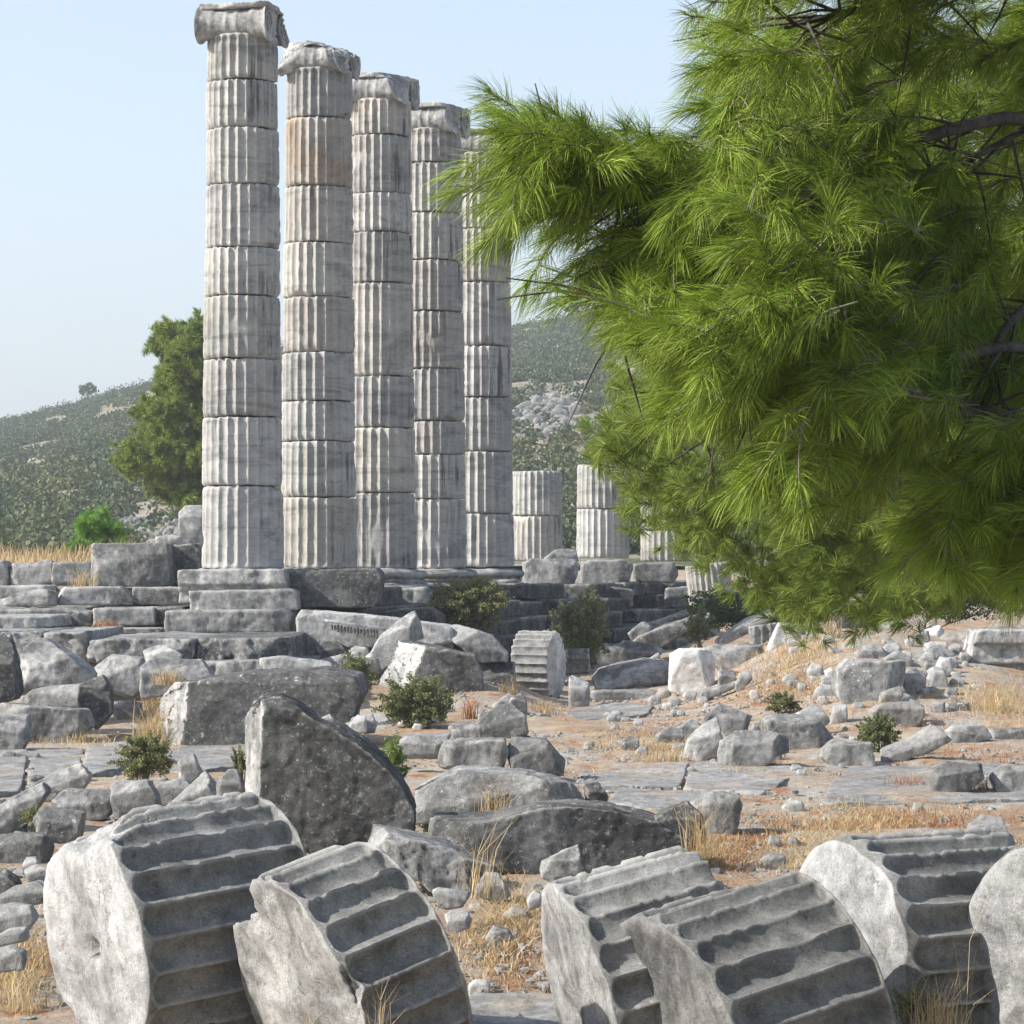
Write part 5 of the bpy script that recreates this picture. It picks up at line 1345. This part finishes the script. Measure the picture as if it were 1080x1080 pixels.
# ------------------------------------------------------------------ shrubs
shrub('green bush in the left foreground behind the biggest drum', 152, 826, 70, 50, 'leaf_olive', 3600, .035, Y=27.5)
shrub('leafy dark green bush at centre with grey stones beneath it', 438, 776, 82, 64, 'leaf', 4200, .06, Y=40)
shrub('twiggy thin bush in front of the large dark block', 372, 752, 46, 66, 'leaf', 1300, .055, Y=40.5, ncl=16)
shrub('rounded olive green bush in front of the fourth and fifth columns', 494, 668, 92, 60, 'leaf_olive', 6000, .07, Y=52, ncl=40)
shrub('open branched green bush right of the drum slice', 612, 706, 66, 86, 'leaf', 3600, .075, Y=53.5, ncl=22)
shrub('bright green low plant right of the tall dark block', 412, 842, 42, 64, 'leaf_lime', 1500, .03, Y=25.5, ncl=14)
shrub('small olive plant at the left foot of the tall dark block', 252, 838, 18, 56, 'leaf_olive', 500, .03, Y=24.8, ncl=8)
shrub('small pine green plant behind the middle cluster', 826, 754, 40, 24, 'leaf', 1100, .045, ncl=12)
shrub('small bush left of the knobbly rock', 930, 796, 50, 44, 'leaf', 1900, .045, ncl=16)
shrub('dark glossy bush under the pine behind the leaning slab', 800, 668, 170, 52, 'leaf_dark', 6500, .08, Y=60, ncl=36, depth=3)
shrub('dark undergrowth added as shade beyond the mound at the right edge', 1010, 655, 260, 60, 'leaf_dark', 7000, .08, Y=56, ncl=44, depth=3)  # added foliage; its dark leaves stand in for shade under the pines
shrub('grey green weed between tumbled slabs and leaning slab', 738, 680, 34, 40, 'leaf_olive', 900, .07, Y=57, ncl=12)
shrub('small dry weed under the tilted slab at the left edge', 36, 876, 40, 26, 'leaf_olive', 700, .022, Y=23.5, ncl=10)
shrub('green weed among straw at the lower right fallen drum', 965, 1082, 60, 40, 'leaf_olive', 900, .018, Y=14.7, ncl=10)

# ------------------------------------------------------------------ young pine and middle-distance pines
def needle_tree(name, label, base, poly, Yr, ntuft, nneed, ln, width, mat, trunk, seed, ls=.12, drift=(-.5, -.2, .35), hook=None, cat='pine tree', group=None, phi=(.2, 1.2), lumps=None):
    r = np.random.default_rng(seed)
    root = empty(name, base, label, cat, group)
    if lumps is None: pts = sample_poly(poly, ntuft, r)
    else:
        c = sample_poly(poly, lumps, r); k = r.integers(0, lumps, ntuft)
        pts = c[k] + r.normal(size=(ntuft, 2)) * hook
    Y = r.uniform(*Yr, ntuft)
    if lumps is not None:
        yc = r.uniform(*Yr, lumps); Y = yc[k] + r.normal(0, hook / F * Yr[0], ntuft)
    P = np.stack([(pts[:, 0] - CX) / F * Y, Y, CZ - (pts[:, 1] - HY) / F * Y], 1)
    ax = r.normal(size=(ntuft, 3)) * .75 + np.array(drift); ax /= np.linalg.norm(ax, axis=1)[:, None]
    V, Q = needles(P - base, ax, nneed, ls, ln, width, r, .2, phi)
    link('crown', mesh_np('crown', V, Q, mats=[M[mat]], smooth=False), root)
    mb = MB()
    tp = [np.array(t, float) - base for t in trunk]
    mb.tube(tp, np.linspace(trunk_r(base), .02, len(tp)), 8)
    if base[1] < 30:
        LIMB = [q - base for q in (base + np.array([-.6, .1, 3.0]), at(1080, 455, 23.6), at(960, 490, 23.4), at(850, 510, 23.2), at(760, 520, 23.0), at(700, 515, 22.8))]
        mb.tube(LIMB, [.06, .045, .035, .026, .018, .01], 7)
    for k in range(min(60, ntuft // 6)):
        e = P[r.integers(0, ntuft)] - base
        h = np.clip(r.uniform(.35, .95) * e[2] / max(tp[-1][2], .1), .15, .95)
        s = np.array([np.interp(h, np.linspace(0, 1, len(tp)), [q[c] for q in tp]) for c in range(3)])
        if base[1] < 30:
            u_ = np.clip((e[0] + .45 - LIMB[0][0]) / (LIMB[-1][0] - LIMB[0][0]), 0, 1) * (len(LIMB) - 1)
            s = np.array([np.interp(u_, np.arange(len(LIMB)), [q[c] for q in LIMB]) for c in range(3)])
        mb.tube([s, (s + e) / 2 + r.normal(0, .05, 3), e], [.022, .014, .004] if base[1] > 30 else [.012, .008, .003], 5)
    tw = mb
    if base[1] < 30:
        link('trunk', mesh_np('trunk', mb.V[0], mb.Q[0], mats=[M['bark']]), root)
        tw = MB()
        for v_, q_ in zip(mb.V[1:], mb.Q[1:]): tw.add(v_, q_ - q_.min())
    link('twigs' if base[1] < 30 else 'trunk', mesh_np('twigs', np.concatenate(tw.V), np.concatenate(tw.Q), mats=[M['bark']]), root)
    return root
def trunk_r(b): return .05 if b[1] < 70 and b[0] < -5 else .14

b = at(232, 596, 92)
b[2] = float(ground_z(b[0], b[1]))
needle_tree('pine_tree', 'dark green pine behind the tall left column', b,
            [(196, 347), (215, 340), (250, 350), (262, 400), (275, 470), (262, 530), (214, 536), (188, 534), (160, 510), (128, 488), (140, 470), (158, 452), (148, 428), (178, 418), (165, 405), (166, 380), (163, 362), (172, 350)],
            (90.6, 93.6), 4200, 60, .20, .018, 'needle_far', [b, b + np.array([.1, 0, 3]), b + np.array([-.2, 0, 5.5]), at(215, 350, 92)], 71, lumps=210, hook=6, phi=(.3, 1.4), drift=(-.3, -.3, .4), group='pines around the ruin')
b = at(106, 592, 63); b[2] = float(ground_z(b[0], b[1]))
needle_tree('young_pine', 'bright green young pine among the dry grass at left', b,
            [(84, 572), (84, 552), (96, 540), (108, 538), (114, 552), (126, 558), (132, 574), (120, 584), (90, 584)], (62.4, 63.6), 260, 60, .20, .012, 'needle_young',
            [b, b + np.array([0, 0, .5]), b + np.array([0, 0, .9])], 72, drift=(0, -.1, .8))
b = at(80, 592, 60); b[2] = float(ground_z(b[0], b[1]))
needle_tree('young_pine', 'low bright green seedling just left of the young pine', b, [(70, 588), (70, 576), (82, 570), (91, 576), (92, 588)], (59.7, 60.3), 90, 50, .16, .012, 'needle_young',
            [b, b + np.array([0, 0, .2]), b + np.array([0, 0, .35])], 73, drift=(0, -.1, .8))

# middle-distance pine whose branches hang behind the near one
b = np.array([5.2, 23.5, -.1])
MID = [(655, 385), (652, 430), (640, 462), (634, 480), (652, 500), (672, 524), (676, 548), (700, 566), (728, 578), (768, 590), (790, 622), (850, 646), (960, 646), (1040, 620), (1100, 560), (1100, 360)]
needle_tree('pine_tree', 'lighter pine hanging over the column stumps, behind the near pine', b, MID, (21, 26), 3800, 60, .12, .0044, 'needle_far',
            [b, b + np.array([-.2, .2, 1.6]), b + np.array([-.6, .1, 3.0]), b + np.array([-.8, 0, 5.2])], 74, ls=.09, lumps=330, hook=13, drift=(-.7, -.3, -.05), group='pines around the ruin')

# ------------------------------------------------------------------ the near pine
def near_pine():
    r = np.random.default_rng(99)
    base = np.array([4.1, 11.2, float(ground_z(4.1, 11.2))])
    root = empty('pine_tree', base, 'large near pine with long bright needles filling the upper right', 'pine tree', 'pines around the ruin')
    TOP = [(712, -230), (700, -20), (706, 40), (714, 90), (722, 135), (718, 165), (705, 190), (760, 250), (1300, 300), (1300, -260)]
    LOBE = [(720, 200), (680, 206), (650, 182), (625, 168), (592, 158), (556, 140), (540, 160), (542, 186), (548, 215), (575, 240), (596, 262), (622, 296), (645, 326), (680, 352), (702, 392), (726, 425), (900, 430), (900, 180)]
    MIDR = [(700, 250), (690, 400), (745, 450), (790, 490), (815, 520), (905, 545), (960, 560), (1000, 590), (1300, 590), (1300, 250)]
    LOW = [(985, 520), (990, 590), (1010, 618), (1080, 626), (1300, 630), (1300, 500)]
    hole1 = ((1005, 165), (80, 75)); hole2 = ((1000, 505), (70, 62)); hole3 = ((1062, 330), (36, 60))
    tw_all, tips, axs = [], [], []
    def region(poly, n, Yr, zdir, avoid=True, xd=-.95, length=(.4, .75), nsh=11, recede=1e9):
        pts = sample_poly(poly, n, r)
        if avoid:
            k = np.ones(len(pts), bool)
            for (hx, hy), (ax_, ay_) in (hole1, hole2, hole3):
                k &= ((pts[:, 0] - hx) / ax_) ** 2 + ((pts[:, 1] - hy) / ay_) ** 2 > 1
            pts = pts[k]
        Y = r.uniform(*Yr, len(pts)) + np.clip((pts[:, 0] - recede) / 260, 0, 1.6) * 2.0
        P = np.stack([(pts[:, 0] - CX) / F * Y, Y, CZ - (pts[:, 1] - HY) / F * Y], 1)
        D = np.stack([np.full(len(P), xd) + r.normal(0, .4, len(P)), r.normal(-.35, .6, len(P)), r.normal(zdir, .38, len(P))], 1)
        a, b2, c = sprays(P, D, r, length, nsh)
        c = c + r.normal(0, .22, c.shape); c /= np.linalg.norm(c, axis=1)[:, None]
        tw_all.extend(a); tips.append(b2); axs.append(c)
    region(TOP, 118, (8.2, 9.6), -.30, recede=800)
    region(LOBE, 74, (8.6, 10.0), -.12)
    region(MIDR, 130, (8.2, 9.6), -.42, recede=830)
    region(LOW, 85, (8.7, 10.2), -.45, False)
    region([(740, -70), (660, -520), (1300, -520), (1300, -60)], 340, (7.6, 10.2), -.2, False)  # unseen crown above the view, thickened to shade the right interior
    # deeper, shaded layers of the crown
    BACK = [(760, -230), (740, 120), (730, 330), (790, 440), (900, 520), (1000, 560), (1350, 600), (1350, -230)]
    region(BACK, 120, (10.4, 12.6), -.35, False)
    region([(900, -200), (880, 200), (930, 560), (1350, 620), (1350, -200)], 70, (12.2, 14.2), -.3, False)
    region([(880, 40), (880, 420), (1300, 460), (1300, 20)], 90, (11.2, 14.0), -.3, False)
    # tips of the long left lobe
    for px, py, dz in [(528, 122, .45), (528, 158, -.1), (530, 190, -.5), (538, 212, -.7), (548, 138, .4), (575, 142, .35), (606, 158, .3), (640, 176, .25), (560, 232, -.6), (588, 250, -.6), (612, 280, -.6), (630, 310, -.7), (662, 342, -.7),
                       (552, 175, -.2), (575, 195, -.4), (600, 212, -.5)]:
        Y = r.uniform(8.8, 9.4); E = at(px, py, Y)
        a, b2, c = sprays([E], [np.array([-.9, -.2, dz])], r, (.35, .55), 8); tw_all.extend(a); tips.append(b2); axs.append(c)
    tips = np.concatenate(tips); axs = np.concatenate(axs)
    V, Q = needles(tips - base, axs, 112, .13, .116, .0018, r, .38, (.15, 1.15))
    link('crown', mesh_np('crown', V, Q, mats=[M['needle']], smooth=False), root)
    mb = MB()
    for C, R in tw_all: mb.tube(C - base, R, 4)
    link('twigs', mesh_np('twigs', np.concatenate(mb.V), np.concatenate(mb.Q), mats=[M['twig']]), root)
    # trunk and limbs
    tp = np.array([base, base + [0.02, .05, 1.6], base + [-.1, .1, 3.0], base + [-.05, .1, 4.6], base + [.1, 0, 6.5]])
    mb = MB(); mb.tube(tp - base, [.19, .165, .14, .11, .06], 12)
    link('trunk', mesh_np('trunk', mb.V[0], mb.Q[0], mats=[M['bark']]), root)
    for pts, r0 in [([(1240, 215, 10.6), (1080, 118, 9.9), (1000, 135, 9.6), (900, 175, 9.4), (800, 210, 9.2), (720, 212, 9.1), (660, 200, 9.0), (600, 180, 9.0), (560, 165, 9.0)], .024),
                    ([(1250, 60, 10.8), (1050, -20, 9.8), (900, 10, 9.4), (830, 30, 9.3)], .022),
                    ([(1240, 420, 10.6), (1080, 360, 9.6), (980, 385, 9.4), (880, 350, 9.2), (780, 345, 9.2), (700, 330, 9.1), (630, 310, 9.0)], .021),
                    ([(1240, 480, 10.6), (1070, 430, 9.7), (950, 440, 9.4), (850, 440, 9.2), (760, 410, 9.2)], .02),
                    ([(1110, 300, 10.0), (1060, 340, 9.8), (1040, 400, 9.7), (1030, 480, 9.6)], .018),
                    ([(1090, 130, 10.1), (1040, 160, 9.9), (990, 185, 9.7), (960, 180, 9.6)], .014)]:
        mb = MB(); q = np.array([at(*p) for p in pts]) - base
        tt = np.linspace(0, 1, len(q)); t2 = np.linspace(0, 1, len(q) * 5)
        q2 = np.stack([np.interp(t2, tt, q[:, c]) for c in range(3)], 1) + r.normal(0, .006, (len(t2), 3))
        for _ in range(3): q2[1:-1] = (q2[:-2] + 2 * q2[1:-1] + q2[2:]) / 4
        mb.tube(q2, np.linspace(r0, r0 * .25, len(q2)), 8)
        # bare grey side twigs
        for k in range(26):
            i = r.integers(3, len(q2) - 1); d = r.normal(size=3) * .6 + np.array([-.5, -.2, -.2]); d /= np.linalg.norm(d)
            L = r.uniform(.15, .45)
            m = q2[i] + d * L * .5 + r.normal(0, .02, 3)
            mb.tube([q2[i], m, m + d * L * .5 + np.array([0, 0, -.04])], [.006, .004, .0018], 4)
        link('limb', mesh_np('limb', np.concatenate(mb.V), np.concatenate(mb.Q), mats=[M['bark']]), root)
near_pine()

# ------------------------------------------------------------------ air
def haze():
    m, nt = newmat('thin_air'); pv = nt.nodes.new('ShaderNodeVolumePrincipled'); o = nt.nodes.new('ShaderNodeOutputMaterial')
    pv.inputs['Color'].default_value = (.9, .94, 1, 1); pv.inputs['Density'].default_value = .0007; pv.inputs['Anisotropy'].default_value = .3
    nt.links.new(pv.outputs[0], o.inputs['Volume'])
    V = np.array([(x, y, z) for x in (-3200, 3200) for y in (-30, 3100) for z in (-6, 130)], float)
    Q = [(0, 1, 3, 2), (4, 6, 7, 5), (0, 4, 5, 1), (2, 3, 7, 6), (0, 2, 6, 4), (1, 5, 7, 3)]
    tag(link('haze', mesh_np('haze', V, Q, mats=[m], smooth=False)), kind='stuff')
haze()
